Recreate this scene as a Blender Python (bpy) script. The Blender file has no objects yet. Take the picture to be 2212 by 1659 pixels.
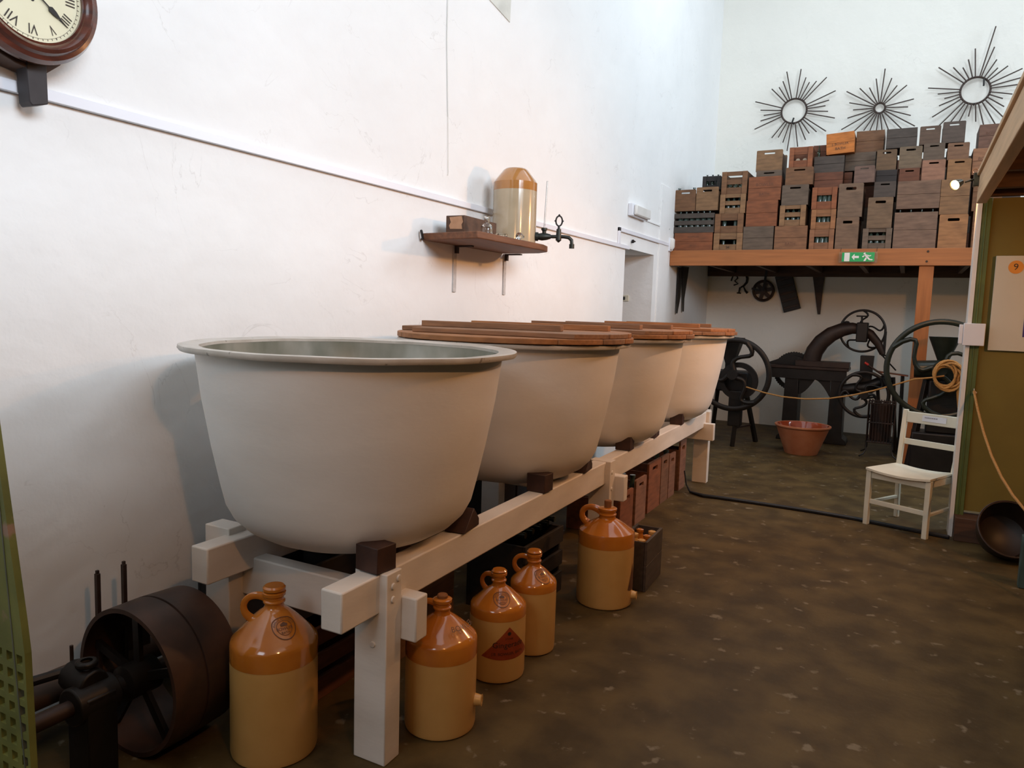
import bpy, math, random
from mathutils import Vector, Matrix
random.seed(7)
SC = bpy.context.scene
COL = SC.collection
PI = math.pi
R = math.radians

# ------------------------------------------------------------------ camera
EYE = Vector((0, 0, 1.55))
FPX, CX, CY = 1600.0, 1106.0, 829.5
def _axes():
    yw = Vector((1963 - CX, 694 - CY, FPX)).normalized()
    n = yw.cross(Vector((1, .031, 0))).normalized()
    zw = n if n.y < 0 else -n
    xw = yw.cross(zw)
    if xw.x < 0: xw = -xw
    return xw, yw, zw
XW, YW, ZW = _axes()
def to_world(v):
    return Vector((XW.dot(v), YW.dot(v), ZW.dot(v)))
def on(px, py, ax, val):
    """the point where the sight line through a photo pixel meets the plane axis=val"""
    d = to_world(Vector((px - CX, py - CY, FPX)))
    return EYE + d * ((val - EYE[ax]) / d[ax])
cam = bpy.data.cameras.new('camera'); co = bpy.data.objects.new('camera', cam); COL.objects.link(co)
right, down, fwd = to_world(Vector((1, 0, 0))), to_world(Vector((0, 1, 0))), to_world(Vector((0, 0, 1)))
mw = Matrix((( right.x, -down.x, -fwd.x, EYE.x), (right.y, -down.y, -fwd.y, EYE.y), (right.z, -down.z, -fwd.z, EYE.z), (0, 0, 0, 1)))
co.matrix_world = mw
cam.sensor_fit = 'HORIZONTAL'; cam.sensor_width = 36; cam.lens = 36 * FPX / 2212; cam.clip_start = .05
SC.camera = co

# ------------------------------------------------------------------ light and exposure
w = bpy.data.worlds.new('world'); SC.world = w; w.use_nodes = True
w.node_tree.nodes['Background'].inputs[0].default_value = (.75, .86, 1, 1)
w.node_tree.nodes['Background'].inputs[1].default_value = .6
SC.view_settings.view_transform = 'Standard'; SC.view_settings.look = 'None'
SC.view_settings.exposure = 0.0; SC.view_settings.gamma = 1; SC.view_settings.use_curve_mapping = False
def area(name, loc, target, sx, sy, power, color, spread=180):
    l = bpy.data.lights.new(name, 'AREA'); l.shape = 'RECTANGLE'; l.size = sx; l.size_y = sy
    l.energy = power; l.color = color; l.spread = R(spread)
    o = bpy.data.objects.new(name, l); COL.objects.link(o); o.location = loc
    o.rotation_euler = (Vector(target) - Vector(loc)).to_track_quat('-Z', 'Y').to_euler()
    return o
DAY = (.78, .89, 1)
# daylight through the tall windows high in the right wall, above the mezzanine
area('window_daylight', (5.4, .5, 4.8), (-2.6, 1.6, 4.3), 6, 2.0, 820, DAY)
area('window_daylight', (5.3, 8.6, 5.5), (-2.6, 2.8, 1.9), 4.4, 2.3, 440, DAY)
area('window_daylight', (-1.1, -3.8, 4.3), (-1.9, 2.6, 1.0), 1.7, 2.4, 66, DAY)
# roof glazing over the nave, then an added fill aimed at the back wall
area('roof_and_fill_light', (-.8, 4.0, 6.7), (-.8, 4.0, 0), 2.0, 9, 60, DAY)
area('roof_and_fill_light', (-.2, 7.6, 6.6), (-.4, 11.1, 3.6), 3.5, 1.2, 75, DAY)  # added area light to brighten the upper back wall, no real glazing
def spot(loc, target, power, color=(1, .62, .28), size=110, blend=1, rad=.03):
    l = bpy.data.lights.new('spot_lamp_light', 'SPOT'); l.energy = power; l.color = color
    l.spot_size = R(size); l.spot_blend = blend; l.shadow_soft_size = rad
    o = bpy.data.objects.new('spot_lamp_light', l); COL.objects.link(o); o.location = loc
    o.rotation_euler = (Vector(target) - Vector(loc)).to_track_quat('-Z', 'Y').to_euler()
    return o
WARM = (1, .45, .15)
spot((.20, 5.75, 2.50), (-2.2, 5.0, 1.1), 105, WARM, 150)
spot((.22, 3.05, 2.45), (-1.9, 3.3, .9), 38, WARM, 150)
spot((.22, .45, 2.45), (-1.6, 2.2, .3), 42, WARM, 150)
spot((.22, 6.05, 2.50), (-.6, 9.9, .9), 72, WARM, 110)
spot((1.9, 4.3, 2.30), (1.0, 6.2, 1.1), 80, WARM, 140)

# ------------------------------------------------------------------ mesh helpers
class MB:
    def __init__(s): s.v = []; s.f = []
    def add(s, vs, fs):
        o = len(s.v); s.v += [tuple(v) for v in vs]; s.f += [tuple(i + o for i in f) for f in fs]; return s
    def box(s, x0, x1, y0, y1, z0, z1):
        vs = [(x, y, z) for z in (z0, z1) for y in (y0, y1) for x in (x0, x1)]
        return s.add(vs, [(0, 2, 3, 1), (4, 5, 7, 6), (0, 1, 5, 4), (2, 6, 7, 3), (0, 4, 6, 2), (1, 3, 7, 5)])
    def obox(s, c, a, b, d):
        """box from centre and three half-edge vectors"""
        c, a, b, d = map(Vector, (c, a, b, d))
        vs = [c + i * a + j * b + k * d for k in (-1, 1) for j in (-1, 1) for i in (-1, 1)]
        return s.add(vs, [(0, 2, 3, 1), (4, 5, 7, 6), (0, 1, 5, 4), (2, 6, 7, 3), (0, 4, 6, 2), (1, 3, 7, 5)])
    def bar(s, p, q, w, t, up=(0, 0, 1)):
        p, q = Vector(p), Vector(q); d = q - p; u = Vector(up)
        sd = d.cross(u)
        if sd.length < 1e-6: sd = d.cross(Vector((1, 0, 0)))
        sd.normalize(); u2 = sd.cross(d).normalized()
        return s.obox((p + q) / 2, d / 2, sd * w / 2, u2 * t / 2)
    def tube(s, pts, r, n=8, closed=False, cap=True, flat=1.0):
        P = [Vector(p) for p in pts]; m = len(P); rr = r if isinstance(r, (list, tuple)) else [r] * m
        ref = None; vs = []
        for i, p in enumerate(P):
            a = P[(i - 1) % m] if (closed or i) else P[0]; b = P[(i + 1) % m] if (closed or i < m - 1) else P[-1]
            t = (b - a).normalized()
            if ref is None:
                ref = Vector((0, 0, 1)) if abs(t.z) < .9 else Vector((1, 0, 0))
            ref = (ref - t * ref.dot(t)).normalized(); sd = t.cross(ref)
            for k in range(n):
                an = 2 * PI * k / n
                vs.append(p + (ref * math.cos(an) + sd * math.sin(an) * flat) * rr[i])
        fs = []
        for i in range(m if closed else m - 1):
            for k in range(n):
                a = i * n + k; b = i * n + (k + 1) % n; c = ((i + 1) % m) * n
                fs.append((a, b, c + (k + 1) % n, c + k))
        if cap and not closed:
            fs.append(tuple(range(n))[::-1]); fs.append(tuple((m - 1) * n + k for k in range(n)))
        return s.add(vs, fs)
    def lathe(s, prof, n=40, M=None, a0=0, a1=2 * PI):
        full = abs(a1 - a0 - 2 * PI) < 1e-6; c = n if full else n + 1
        vs = []; idx = []
        for r_, z in prof:
            if r_ < 1e-6:
                idx.append([len(vs)] * c); vs.append(Vector((0, 0, z)))
            else:
                idx.append([len(vs) + k for k in range(c)])
                for k in range(c):
                    a = a0 + (a1 - a0) * k / n; vs.append(Vector((r_ * math.cos(a), r_ * math.sin(a), z)))
        fs = []
        for i in range(len(prof) - 1):
            for k in range(n):
                k2 = (k + 1) % n if full else k + 1
                q = [idx[i][k], idx[i][k2], idx[i + 1][k2], idx[i + 1][k]]
                u = []
                for x in q:
                    if x not in u: u.append(x)
                if len(u) > 2: fs.append(tuple(u))
        if M is not None: vs = [M @ v for v in vs]
        return s.add(vs, fs)
    def prism(s, poly, d0, d1, f):
        """poly: list of (a,b); f(a,b,d) -> point"""
        n = len(poly)
        vs = [f(a, b, d0) for a, b in poly] + [f(a, b, d1) for a, b in poly]
        fs = [tuple(range(n))[::-1], tuple(range(n, 2 * n))]
        for i in range(n): j = (i + 1) % n; fs.append((i, j, n + j, n + i))
        return s.add(vs, fs)
    def xform(s, M):
        s.v = [tuple(M @ Vector(v)) for v in s.v]; return s
    def build(s, name, mat, parent=None, loc=None, rotz=0, bevel=0, smooth=True, ang=32, seg=2):
        me = bpy.data.meshes.new(name); me.from_pydata(s.v, [], s.f); me.validate(); me.update()
        o = bpy.data.objects.new(name, me); COL.objects.link(o); me.materials.append(mat)
        import bmesh
        bm = bmesh.new(); bm.from_mesh(me); bmesh.ops.recalc_face_normals(bm, faces=bm.faces); bm.to_mesh(me); bm.free()
        if smooth:
            me.polygons.foreach_set('use_smooth', [True] * len(me.polygons)); me.set_sharp_from_angle(angle=R(ang))
        if bevel:
            b = o.modifiers.new('bevel', 'BEVEL'); b.width = bevel; b.segments = seg; b.limit_method = 'ANGLE'; b.angle_limit = R(40)
        if parent: o.parent = parent
        if loc is not None: o.location = loc
        if rotz: o.rotation_euler.z = rotz
        return o
def arc(cx, cy, r_, a0, a1, n):
    return [(cx + r_ * math.cos(R(a0 + (a1 - a0) * i / n)), cy + r_ * math.sin(R(a0 + (a1 - a0) * i / n))) for i in range(n + 1)]
def thing(name, label, cat, loc=(0, 0, 0), rotz=0, group=None):
    o = bpy.data.objects.new(name, None); COL.objects.link(o); o.empty_display_size = .1
    o.location = loc; o.rotation_euler = (0, 0, rotz); o['label'] = label; o['category'] = cat
    if group: o['group'] = group
    return o
def tag(o, label, cat, group=None):
    o['label'] = label; o['category'] = cat
    if group: o['group'] = group
    return o
def struct(name, mb, mat, **k):
    o = mb.build(name, mat, **k); o['kind'] = 'structure'; return o
def dup(root, loc, rotz=0, label=None, group=None):
    r_ = root.copy(); COL.objects.link(r_); r_.location = loc; r_.rotation_euler = (0, 0, rotz)
    if label: r_['label'] = label
    if group: r_['group'] = group
    for ch in list(root.children):
        c = ch.copy(); COL.objects.link(c); c.parent = r_
        for g in ch.children:
            d = g.copy(); COL.objects.link(d); d.parent = c
    return r_
def text_mb(txt, size, f, align='CENTER'):
    cu = bpy.data.curves.new('t', 'FONT'); cu.body = txt; cu.size = size; cu.align_x = align; cu.align_y = 'CENTER'; cu.resolution_u = 3
    ob = bpy.data.objects.new('t', cu); COL.objects.link(ob)
    dg = bpy.context.evaluated_depsgraph_get(); me = bpy.data.meshes.new_from_object(ob.evaluated_get(dg))
    mb = MB(); mb.add([f(v.co.x, v.co.y) for v in me.vertices], [tuple(p.vertices) for p in me.polygons])
    bpy.data.objects.remove(ob); bpy.data.curves.remove(cu); bpy.data.meshes.remove(me)
    return mb

# ------------------------------------------------------------------ materials
def mat(name, c1, c2=None, rough=.6, scale=6, stretch=(1, 1, 1), bump=.0, bscale=None, metal=0, spec=.5, coat=0, detail=4, lo=.35, hi=.65, dist=0.002, spots=None):
    m = bpy.data.materials.new(name); m.use_nodes = True; nt = m.node_tree; N = nt.nodes; L = nt.links
    b = N['Principled BSDF']; b.inputs['Roughness'].default_value = rough; b.inputs['Metallic'].default_value = metal
    b.inputs['Specular IOR Level'].default_value = spec; b.inputs['Coat Weight'].default_value = coat; b.inputs['Coat Roughness'].default_value = .08
    tc = N.new('ShaderNodeTexCoord'); mp = N.new('ShaderNodeMapping'); L.new(tc.outputs['Object'], mp.inputs[0]); mp.inputs['Scale'].default_value = stretch
    nz = N.new('ShaderNodeTexNoise'); L.new(mp.outputs[0], nz.inputs['Vector']); nz.inputs['Scale'].default_value = scale; nz.inputs['Detail'].default_value = detail
    cr = N.new('ShaderNodeValToRGB'); L.new(nz.outputs[0], cr.inputs[0])
    c2 = c2 or tuple(x * .8 for x in c1)
    cr.color_ramp.elements[0].position = lo; cr.color_ramp.elements[0].color = (*c2, 1)
    cr.color_ramp.elements[1].position = hi; cr.color_ramp.elements[1].color = (*c1, 1)
    out = cr.outputs[0]
    if spots:
        sc, th, colr = spots
        n2 = N.new('ShaderNodeTexNoise'); L.new(tc.outputs['Object'], n2.inputs['Vector']); n2.inputs['Scale'].default_value = sc; n2.inputs['Detail'].default_value = 6
        r2 = N.new('ShaderNodeValToRGB'); L.new(n2.outputs[0], r2.inputs[0]); r2.color_ramp.elements[0].position = th; r2.color_ramp.elements[0].color = (0, 0, 0, 1)
        r2.color_ramp.elements[1].position = min(1, th + .06); r2.color_ramp.elements[1].color = (1, 1, 1, 1)
        mx = N.new('ShaderNodeMix'); mx.data_type = 'RGBA'; L.new(r2.outputs[0], mx.inputs[0]); L.new(out, mx.inputs[6]); mx.inputs[7].default_value = (*colr, 1)
        out = mx.outputs[2]
    L.new(out, b.inputs['Base Color'])
    if bump:
        n3 = N.new('ShaderNodeTexNoise'); L.new(mp.outputs[0], n3.inputs['Vector']); n3.inputs['Scale'].default_value = bscale or scale * 3; n3.inputs['Detail'].default_value = 5
        bp = N.new('ShaderNodeBump'); bp.inputs['Strength'].default_value = bump; bp.inputs['Distance'].default_value = dist
        L.new(n3.outputs[0], bp.inputs['Height']); L.new(bp.outputs[0], b.inputs['Normal'])
    return m
def plaster(name, c, crack=True):
    m = mat(name, c, tuple(x * .96 for x in c), .85, 1.3, bump=.7, bscale=4.5, dist=.02, spec=.2)
    nt = m.node_tree; N = nt.nodes; L = nt.links; b = N['Principled BSDF']
    tc = [n for n in N if n.type == 'TEX_COORD'][0]
    # hairline cracks and scuffs
    vo = N.new('ShaderNodeTexNoise'); vo.inputs['Scale'].default_value = 1.6; vo.inputs['Detail'].default_value = 8; vo.inputs['Distortion'].default_value = 1.5
    L.new(tc.outputs['Object'], vo.inputs['Vector'])
    mth = N.new('ShaderNodeMath'); mth.operation = 'SUBTRACT'; mth.inputs[1].default_value = .5; L.new(vo.outputs[0], mth.inputs[0])
    ab = N.new('ShaderNodeMath'); ab.operation = 'ABSOLUTE'; L.new(mth.outputs[0], ab.inputs[0])
    r1 = N.new('ShaderNodeValToRGB'); L.new(ab.outputs[0], r1.inputs[0]); r1.color_ramp.elements[0].color = (1, 1, 1, 1); r1.color_ramp.elements[1].position = .004; r1.color_ramp.elements[1].color = (0, 0, 0, 1)
    nm_ = N.new('ShaderNodeTexNoise'); nm_.inputs['Scale'].default_value = 2.3; L.new(tc.outputs['Object'], nm_.inputs['Vector'])
    r3 = N.new('ShaderNodeValToRGB'); L.new(nm_.outputs[0], r3.inputs[0]); r3.color_ramp.elements[0].position = .5; r3.color_ramp.elements[1].position = .62
    mu = N.new('ShaderNodeMath'); mu.operation = 'MULTIPLY'; L.new(r1.outputs[0], mu.inputs[0]); L.new(r3.outputs[0], mu.inputs[1])
    m2 = N.new('ShaderNodeMath'); m2.operation = 'MULTIPLY'; m2.inputs[1].default_value = .2; L.new(mu.outputs[0], m2.inputs[0])
    src = b.inputs['Base Color'].links[0].from_socket
    mx = N.new('ShaderNodeMix'); mx.data_type = 'RGBA'; L.new(m2.outputs[0], mx.inputs[0]); L.new(src, mx.inputs[6]); mx.inputs[7].default_value = (.25, .21, .17, 1)
    L.new(mx.outputs[2], b.inputs['Base Color'])
    return m
M_wall = plaster('white_plaster', (.86, .86, .85))
M_wallb = plaster('white_plaster_back', (.88, .86, .79))
M_ceil = mat('ceiling_paint', (.30, .28, .25), rough=.9)
M_stone = mat('bare_stone', (.20, .17, .14), (.14, .12, .10), .9, 3)
M_floor = mat('concrete_floor', (.106, .070, .025), (.056, .036, .013), .55, 4.5, bump=.6, bscale=18, dist=.005, detail=14, lo=.38, hi=.64, spots=(11, .635, (.19, .15, .095)), spec=.25)
M_olive = mat('olive_board', (.19, .145, .024), (.165, .125, .020), .7, 3)
M_green = mat('green_paint_timber', (.11, .15, .035), (.08, .11, .03), .5, 5)
M_white = mat('white_gloss_paint', (.80, .79, .76), (.74, .73, .69), .35, 5)
M_trunk = mat('white_plastic', (.82, .84, .90), (.80, .82, .88), .35, 3)
M_tub = mat('white_tub_paint', (.88, .86, .83), (.77, .75, .72), .5, 2.2, (1, 1, 2.2), bump=.25, bscale=22, dist=.003, lo=.3, hi=.75)
M_tubin = mat('tinned_lining', (.48, .48, .43), (.24, .25, .20), .22, 5, (1, 1, .5), bump=.3, bscale=14, metal=.35)
M_timber = mat('white_painted_timber', (.80, .75, .69), (.70, .65, .59), .5, 3, (1, 1, 3), bump=.25, bscale=30, dist=.002)
M_block = mat('dark_wedge_wood', (.055, .022, .014), (.03, .012, .008), .6, 14, bump=.3)
def wood(name, c, k=.62, st=(1.2, 6, 14), rough=.65, sc=3):
    return mat(name, c, tuple(x * k for x in c), rough, sc, st, bump=.3, bscale=sc * 2, dist=.002, detail=6, lo=.3, hi=.7)
M_lid = wood('lid_wood', (.40, .165, .055), .6, (2, 14, 14))
M_lid2 = wood('lid_wood_grey', (.31, .15, .07), .6, (2, 14, 14))
M_beam = wood('orange_pine', (.43, .155, .045), .75, (.8, 10, 14))
M_post = wood('orange_pine_post', (.42, .14, .035), .75, (10, 10, .8))
M_mezz = wood('pale_pine', (.62, .42, .24), .78, (10, .7, 12))
M_dkw = wood('dark_wood', (.10, .045, .022), .55)
M_shelf = wood('shelf_wood', (.20, .075, .03), .5, (12, 1.5, 12))
M_iron = mat('black_iron', (.018, .015, .014), (.011, .009, .008), .45, 8, metal=.3, bump=.2, bscale=40)
M_iron2 = mat('brown_iron', (.045, .024, .017), (.025, .014, .01), .5, 8, metal=.2, bump=.2, bscale=40)
M_irong = mat('dark_green_iron', (.022, .030, .024), (.014, .02, .015), .35, 8, metal=.2)
M_rust = mat('rusty_drum', (.085, .042, .026), (.035, .022, .018), .5, 5, (1, 1, 1), bump=.3, bscale=30, metal=.3)
M_rod = mat('rusty_rods', (.075, .05, .04), (.05, .032, .025), .55, 20, metal=.3)
M_rope = mat('sisal_rope', (.50, .27, .085), (.36, .18, .05), .85, 120, bump=.6)
M_terra = mat('terracotta', (.50, .20, .10), (.40, .13, .055), .65, 5, bump=.1)
M_terrag = mat('terracotta_glaze', (.36, .065, .02), (.28, .045, .015), .12, 5, coat=.6)
M_ochre = mat('ochre_glaze', (.55, .19, .022), (.46, .14, .014), .14, 7, coat=.8, bump=.05, bscale=30)
M_cream = mat('cream_stoneware', (.66, .385, .125), (.60, .34, .10), .4, 6, coat=.2, bump=.06, bscale=40)
M_cream2 = mat('grey_stoneware', (.50, .40, .27), (.43, .34, .22), .16, 6, coat=.7, spots=(60, .74, (.2, .13, .07)))
M_ochre2 = mat('amber_glaze', (.46, .20, .05), (.38, .16, .035), .12, 6, coat=.8)
M_brass = mat('aged_brass', (.10, .085, .05), (.05, .045, .03), .35, 20, metal=.7)
M_ink = mat('dark_ink', (.03, .018, .01), (.025, .015, .01), .5)
M_ink2 = mat('brown_ink', (.13, .05, .02), (.10, .04, .02), .5)
M_redlab = mat('red_label', (.33, .055, .014), (.26, .04, .01), .3, 10)
M_paper = mat('white_paper', (.75, .76, .80), (.70, .72, .76), .8)
M_oldp = mat('old_paper', (.50, .28, .16), (.42, .22, .12), .8, 20)
M_dial = mat('clock_dial', (.78, .74, .54), (.70, .66, .46), .5, 5)
M_mahog = mat('mahogany', (.13, .035, .020), (.055, .018, .013), .25, 6, (1, 1, 6), coat=.5)
M_chair = mat('cream_chair_paint', (.74, .71, .58), (.68, .65, .52), .4, 5)
M_board = mat('pale_board', (.62, .60, .50), (.60, .58, .48), .6)
M_orange = mat('orange_disc', (.75, .30, .04), (.72, .28, .04), .6)
M_exit = mat('exit_green', (.0, .36, .10), (.0, .34, .09), .4)
M_navy = mat('navy_print', (.05, .03, .20), (.05, .03, .18), .6)
M_olpaint = mat('flaking_green_paint', (.18, .19, .045), (.11, .125, .03), .5, 7, bump=.4, bscale=30, spots=(9, .64, (.30, .19, .13)))
M_grey = mat('grey_wall_paint', (.50, .51, .51), (.48, .49, .49), .8, 3)
M_teal = mat('teal_iron', (.06, .10, .09), (.04, .07, .06), .5)
M_red = mat('red_paint', (.6, .03, .02), (.5, .02, .02), .4)
def glass(name, c, rough=.05):
    m = bpy.data.materials.new(name); m.use_nodes = True; b = m.node_tree.nodes['Principled BSDF']
    b.inputs['Base Color'].default_value = (*c, 1); b.inputs['Roughness'].default_value = rough
    b.inputs['Transmission Weight'].default_value = 1; b.inputs['IOR'].default_value = 1.45
    return m
M_glass = glass('clear_glass', (.95, .97, .97))
M_gglass = glass('green_glass', (.35, .62, .50), .08)
M_dglass = mat('dark_green_glass', (.012, .03, .018), (.008, .02, .012), .07, coat=.5)
M_lglass = mat('pale_bottle_glass', (.06, .10, .085), (.04, .07, .06), .1, coat=.5)
def emit(name, c, s):
    m = bpy.data.materials.new(name); m.use_nodes = True; b = m.node_tree.nodes['Principled BSDF']
    b.inputs['Base Color'].default_value = (*c, 1); b.inputs['Emission Color'].default_value = (*c, 1); b.inputs['Emission Strength'].default_value = s
    return m
M_lamp = emit('lamp_glow', (1, .72, .38), 14)
# ------------------------------------------------------------------ the room
XL, YB, XR, YF, ZC = -2.655, 11.1, 5.6, -4.0, 6.9
DY0, DY1, DZ = 7.43, 8.41, 2.22          # doorway in the left wall
b = MB().box(XL - .95, XL, YF, DY0, 0, ZC).box(XL - .95, XL, DY1, YB + .3, 0, ZC).box(XL - .95, XL, DY0, DY1, DZ, ZC)
struct('wall_left', b, M_wall)
struct('wall_back', MB().box(XL - .95, XR, YB, YB + .3, 0, ZC), M_wallb)
struct('wall_right', MB().box(XR, XR + .3, YF, YB + .3, 0, ZC), M_stone)
struct('wall_front', MB().box(XL - .95, XR, YF - .3, YF, 0, ZC), M_stone)
struct('wall_passage', MB().box(XL - 1.25, XL - .95, DY0 - .1, DY1 + .1, 0, DZ + .1), M_grey)
struct('ceiling', MB().box(XL - .95, XR, YF, YB, ZC, ZC + .2), M_ceil)
struct('floor', MB().box(XL - 1.25, XR, YF, YB, -.2, 0), M_floor)
struct('trim_1', MB().box(XL - .01, XL + .014, 8.56, 8.93, 0, 3.05), M_wall, bevel=.003)
# the olive partition that closes the space under the mezzanine
px = on(2084, 860, 1, 6.2).x; px2 = on(2104, 860, 1, 6.2).x
struct('wall_partition', MB().box(px2, 5.6, 6.2, 6.28, .2, 2.42), M_olive)
struct('trim_2', MB().box(px, px2, 6.17, 6.28, .16, 2.42).box(px + .02, px + .03, 6.165, 6.28, .16, 2.42), M_green, bevel=.003)
struct('trim_3', MB().box(px - .03, px - .002, 6.16, 6.34, 0, 2.46), M_white, bevel=.002)
struct('baseboard_partition', MB().box(px + .0, 5.6, 6.06, 6.28, 0, .17), M_dkw, bevel=.004)
# mezzanine deck over the right side of the room
t = thing('mezzanine_deck', 'pine mezzanine deck edge crossing the top right corner', 'mezzanine', (2.5, 1, 2.37)); o_ = Vector(t.location)
def loc(mb, o=None):
    o = o or o_; return mb.xform(Matrix.Translation(-Vector(o)))
loc(MB().box(.35, .41, -3.9, 6.08, 2.37, 2.545)).build('edge_beam', M_mezz, t, bevel=.004)
loc(MB().box(.335, 5.55, -3.9, 6.2, 2.547, 2.575)).build('deck_boards', M_mezz, t, bevel=.003)
for k in range(9):
    y = 5.6 - k * .62
    loc(MB().box(.412, 5.55, y, y + .06, 2.40, 2.545)).build('joist', M_dkw, t, bevel=.003)
loc(MB().box(.412, 5.55, 6.09, 6.15, 2.42, 2.545)).build('joist', M_dkw, t, bevel=.003)
# loft that carries the crates
LZ = 2.325
t = thing('storage_loft', 'orange pine storage loft across the back wall, stacked with crates', 'loft', (-.6, 9.6, 0)); o_ = Vector(t.location)
loc(MB().box(XL + .003, 2.6, 9.05, 9.11, 2.142, LZ)).build('front_beam', M_beam, t, bevel=.004)
loc(MB().box(XL + .003, 2.6, 9.112, YB - .005, LZ - .028, LZ)).build('floor_boards', M_dkw, t)
loc(MB().box(XL + .003, 2.6, YB - .07, YB - .005, 2.12, LZ - .03)).build('wall_plate', M_dkw, t, bevel=.003)
for x in (-2.3, -1.72, -1.14, -.56, -.14, .5, 1.1, 1.7):
    loc(MB().box(x, x + .05, 9.112, YB - .072, 2.17, LZ - .03)).build('joist', M_dkw, t, bevel=.003)
loc(MB().box(.055, .195, 9.08, 9.17, 0, 2.141)).build('post', M_post, t, bevel=.004)
for x, z in ((.125, 2.29), (.12, 2.185)):
    MB().lathe([(0, 0), (.012, 0), (.012, .006), (0, .006)], 10, Matrix.Translation(Vector((x, 9.05, z)) - o_) @ Matrix.Rotation(PI / 2, 4, 'X')).build('bolt', M_iron, t)
# exit sign hanging before the beam
P0 = on(1813, 544, 1, 8.98); P1 = on(1895, 567, 1, 8.98)
t = thing('exit_sign', 'green and white emergency exit sign with running man hanging from loft beam', 'sign', ((P0.x + P1.x) / 2, 8.98, P1.z))
ws = (P1.x - P0.x); hs = P0.z - P1.z
MB().box(-ws / 2, ws / 2, -.006, .004, 0, hs).build('acrylic_plate', glass('sign_acrylic', (.9, .95, .92), .15), t)
gx = ws * .42
MB().box(-gx, gx, -.010, -.0065, hs * .08, hs * .93).build('green_panel', M_exit, t)
fx = lambda a, b, d: Vector((a * gx, d, hs * .08 + hs * .85 * b))
MB().prism([(-.85, .04), (-.52, .04), (-.52, .96), (-.85, .96)], -.0125, -.0102, fx).build('door_symbol', M_white, t)
MB().prism([(-.40, .5), (-.22, .85), (-.22, .62), (.05, .62), (.05, .38), (-.22, .38), (-.22, .15)], -.0125, -.0102, fx).build('arrow', M_white, t)
m = MB()
for pl in ([(.30, .80), (.36, .95), (.42, .98), (.46, .88), (.40, .78)], [(.38, .78), (.50, .80), (.62, .52), (.52, .42), (.40, .62)],
           [(.24, .55), (.40, .74), (.44, .66), (.30, .45)], [(.50, .78), (.68, .66), (.80, .70), (.78, .60), (.66, .54), (.52, .66)],
           [(.50, .44), (.62, .50), (.74, .28), (.90, .26), (.88, .14), (.68, .16)], [(.46, .44), (.56, .40), (.46, .06), (.34, .06)]):
    m.prism(pl, -.0125, -.0102, fx)
m.build('running_man', M_white, t)
for sx in (-.93, .93):
    MB().tube([(sx * ws / 2, 0, hs), (sx * ws / 2, .0695, hs + .05)], .002, 6).build('hanger_wire', M_iron, t)

# ------------------------------------------------------------------ wall fittings on the left wall
tz = 2.205
a = on(1342, 492, 0, XL + .01); q = on(1445, 527, 0, XL + .01)
m = MB().box(XL, XL + .022, -1.5, 7.50, tz, tz + .038).box(XL, XL + .022, 7.18, 7.215, tz + .038, a.z).box(XL, XL + .022, 7.18, 8.92, a.z - .038, a.z).xform(Matrix.Translation((.0015, 0, 0)))
tag(m.build('cable_trunking', M_trunk, bevel=.002), 'white plastic cable trunking running along the left wall', 'trunking')
m = MB().box(XL + .001, XL + .012, 8.935, 8.95, .9, 2.58).box(XL + .001, XL + .012, 8.05, 8.95, 2.565, 2.58)
tag(m.build('cable', M_wall), 'thin white cable from emergency light down to beside the doorway', 'cable')
m = MB().tube([(XL + .006, 4.0, 3.9), (XL + .006, 4.0, 3.2), (XL + .006, 4.03, 2.74)], .004, 6).tube([(XL + .006, 4.03, 2.74), (XL + .007, 4.045, 2.40), (XL + .008, 4.04, 2.38)], .0022, 6)
tag(m.build('hanging_wire', M_white), 'thin white wire hanging down the wall above the shelf', 'wire')
p0 = on(1367, 448, 0, XL + .08); p1 = on(1405, 474, 0, XL + .08)
t = thing('emergency_light', 'small white emergency light box above the doorway', 'light', (XL, 7.72, 2.56))
MB().box(.001, .05, -.26, .26, -.005, .12).build('back_box', M_trunk, t, bevel=.005)
MB().box(.05, .085, -.22, .25, .005, .11).build('diffuser', M_white, t, bevel=.012)
p = on(1454, 525, 1, 9.0)
t = thing('motion_sensor', 'white rounded sensor on wall at left end of loft', 'sensor', (XL, 8.98, 2.40))
MB().box(.001, .03, -.05, .05, -.09, .07).build('back_plate', M_trunk, t, bevel=.005)
MB().lathe([(0, -.07), (.03, -.068), (.045, -.04), (.045, .05), (.03, .065), (0, .067)], 20, Matrix.Translation((.03, 0, 0))).build('sensor_dome', M_white, t)
# coat rack inside the doorway
c0 = on(1350, 644, 1, DY1 - .01)
t = thing('coat_rack', 'small cream hook rail with black hooks inside the doorway', 'rack', (-3.1, DY1, c0.z))
MB().box(-.34, .17, -.02, -.001, -.035, .035).build('backboard', M_chair, t, bevel=.003)
for k in range(5):
    x = -.28 + k * .095
    MB().box(x, x + .03, -.05, -.0205, -.02, .018).build('hook', M_iron, t, bevel=.004)
tag(MB().obox((XL + .02, 7.62, 2.30), (0, .035, 0), (.012, 0, .004), (0, 0, .006)).obox((XL + .02, 7.60, 2.30), (.012, 0, 0), (0, .006, 0), (0, 0, .018)).build('wall_hook', M_iron, bevel=.002), 'small dark hook fixed above the doorway corner', 'hook')
s0 = on(925, 510, 0, XL + .02)
tag(MB().tube([(XL, s0.y, s0.z), (XL + .05, s0.y - .02, s0.z + .005)], .006, 6).tube([(XL + .03, s0.y - .03, s0.z + .012), (XL + .04, s0.y + .05, s0.z - .012)], .005, 6)
    .lathe([(0, 0), (.014, 0), (.014, .006), (0, .006)], 10, Matrix.Translation((XL + .03, s0.y, s0.z)) @ Matrix.Rotation(PI / 2, 4, 'Y')).build('iron_staple', M_iron), 'small iron staple sticking out of wall left of shelf', 'nail')
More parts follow.
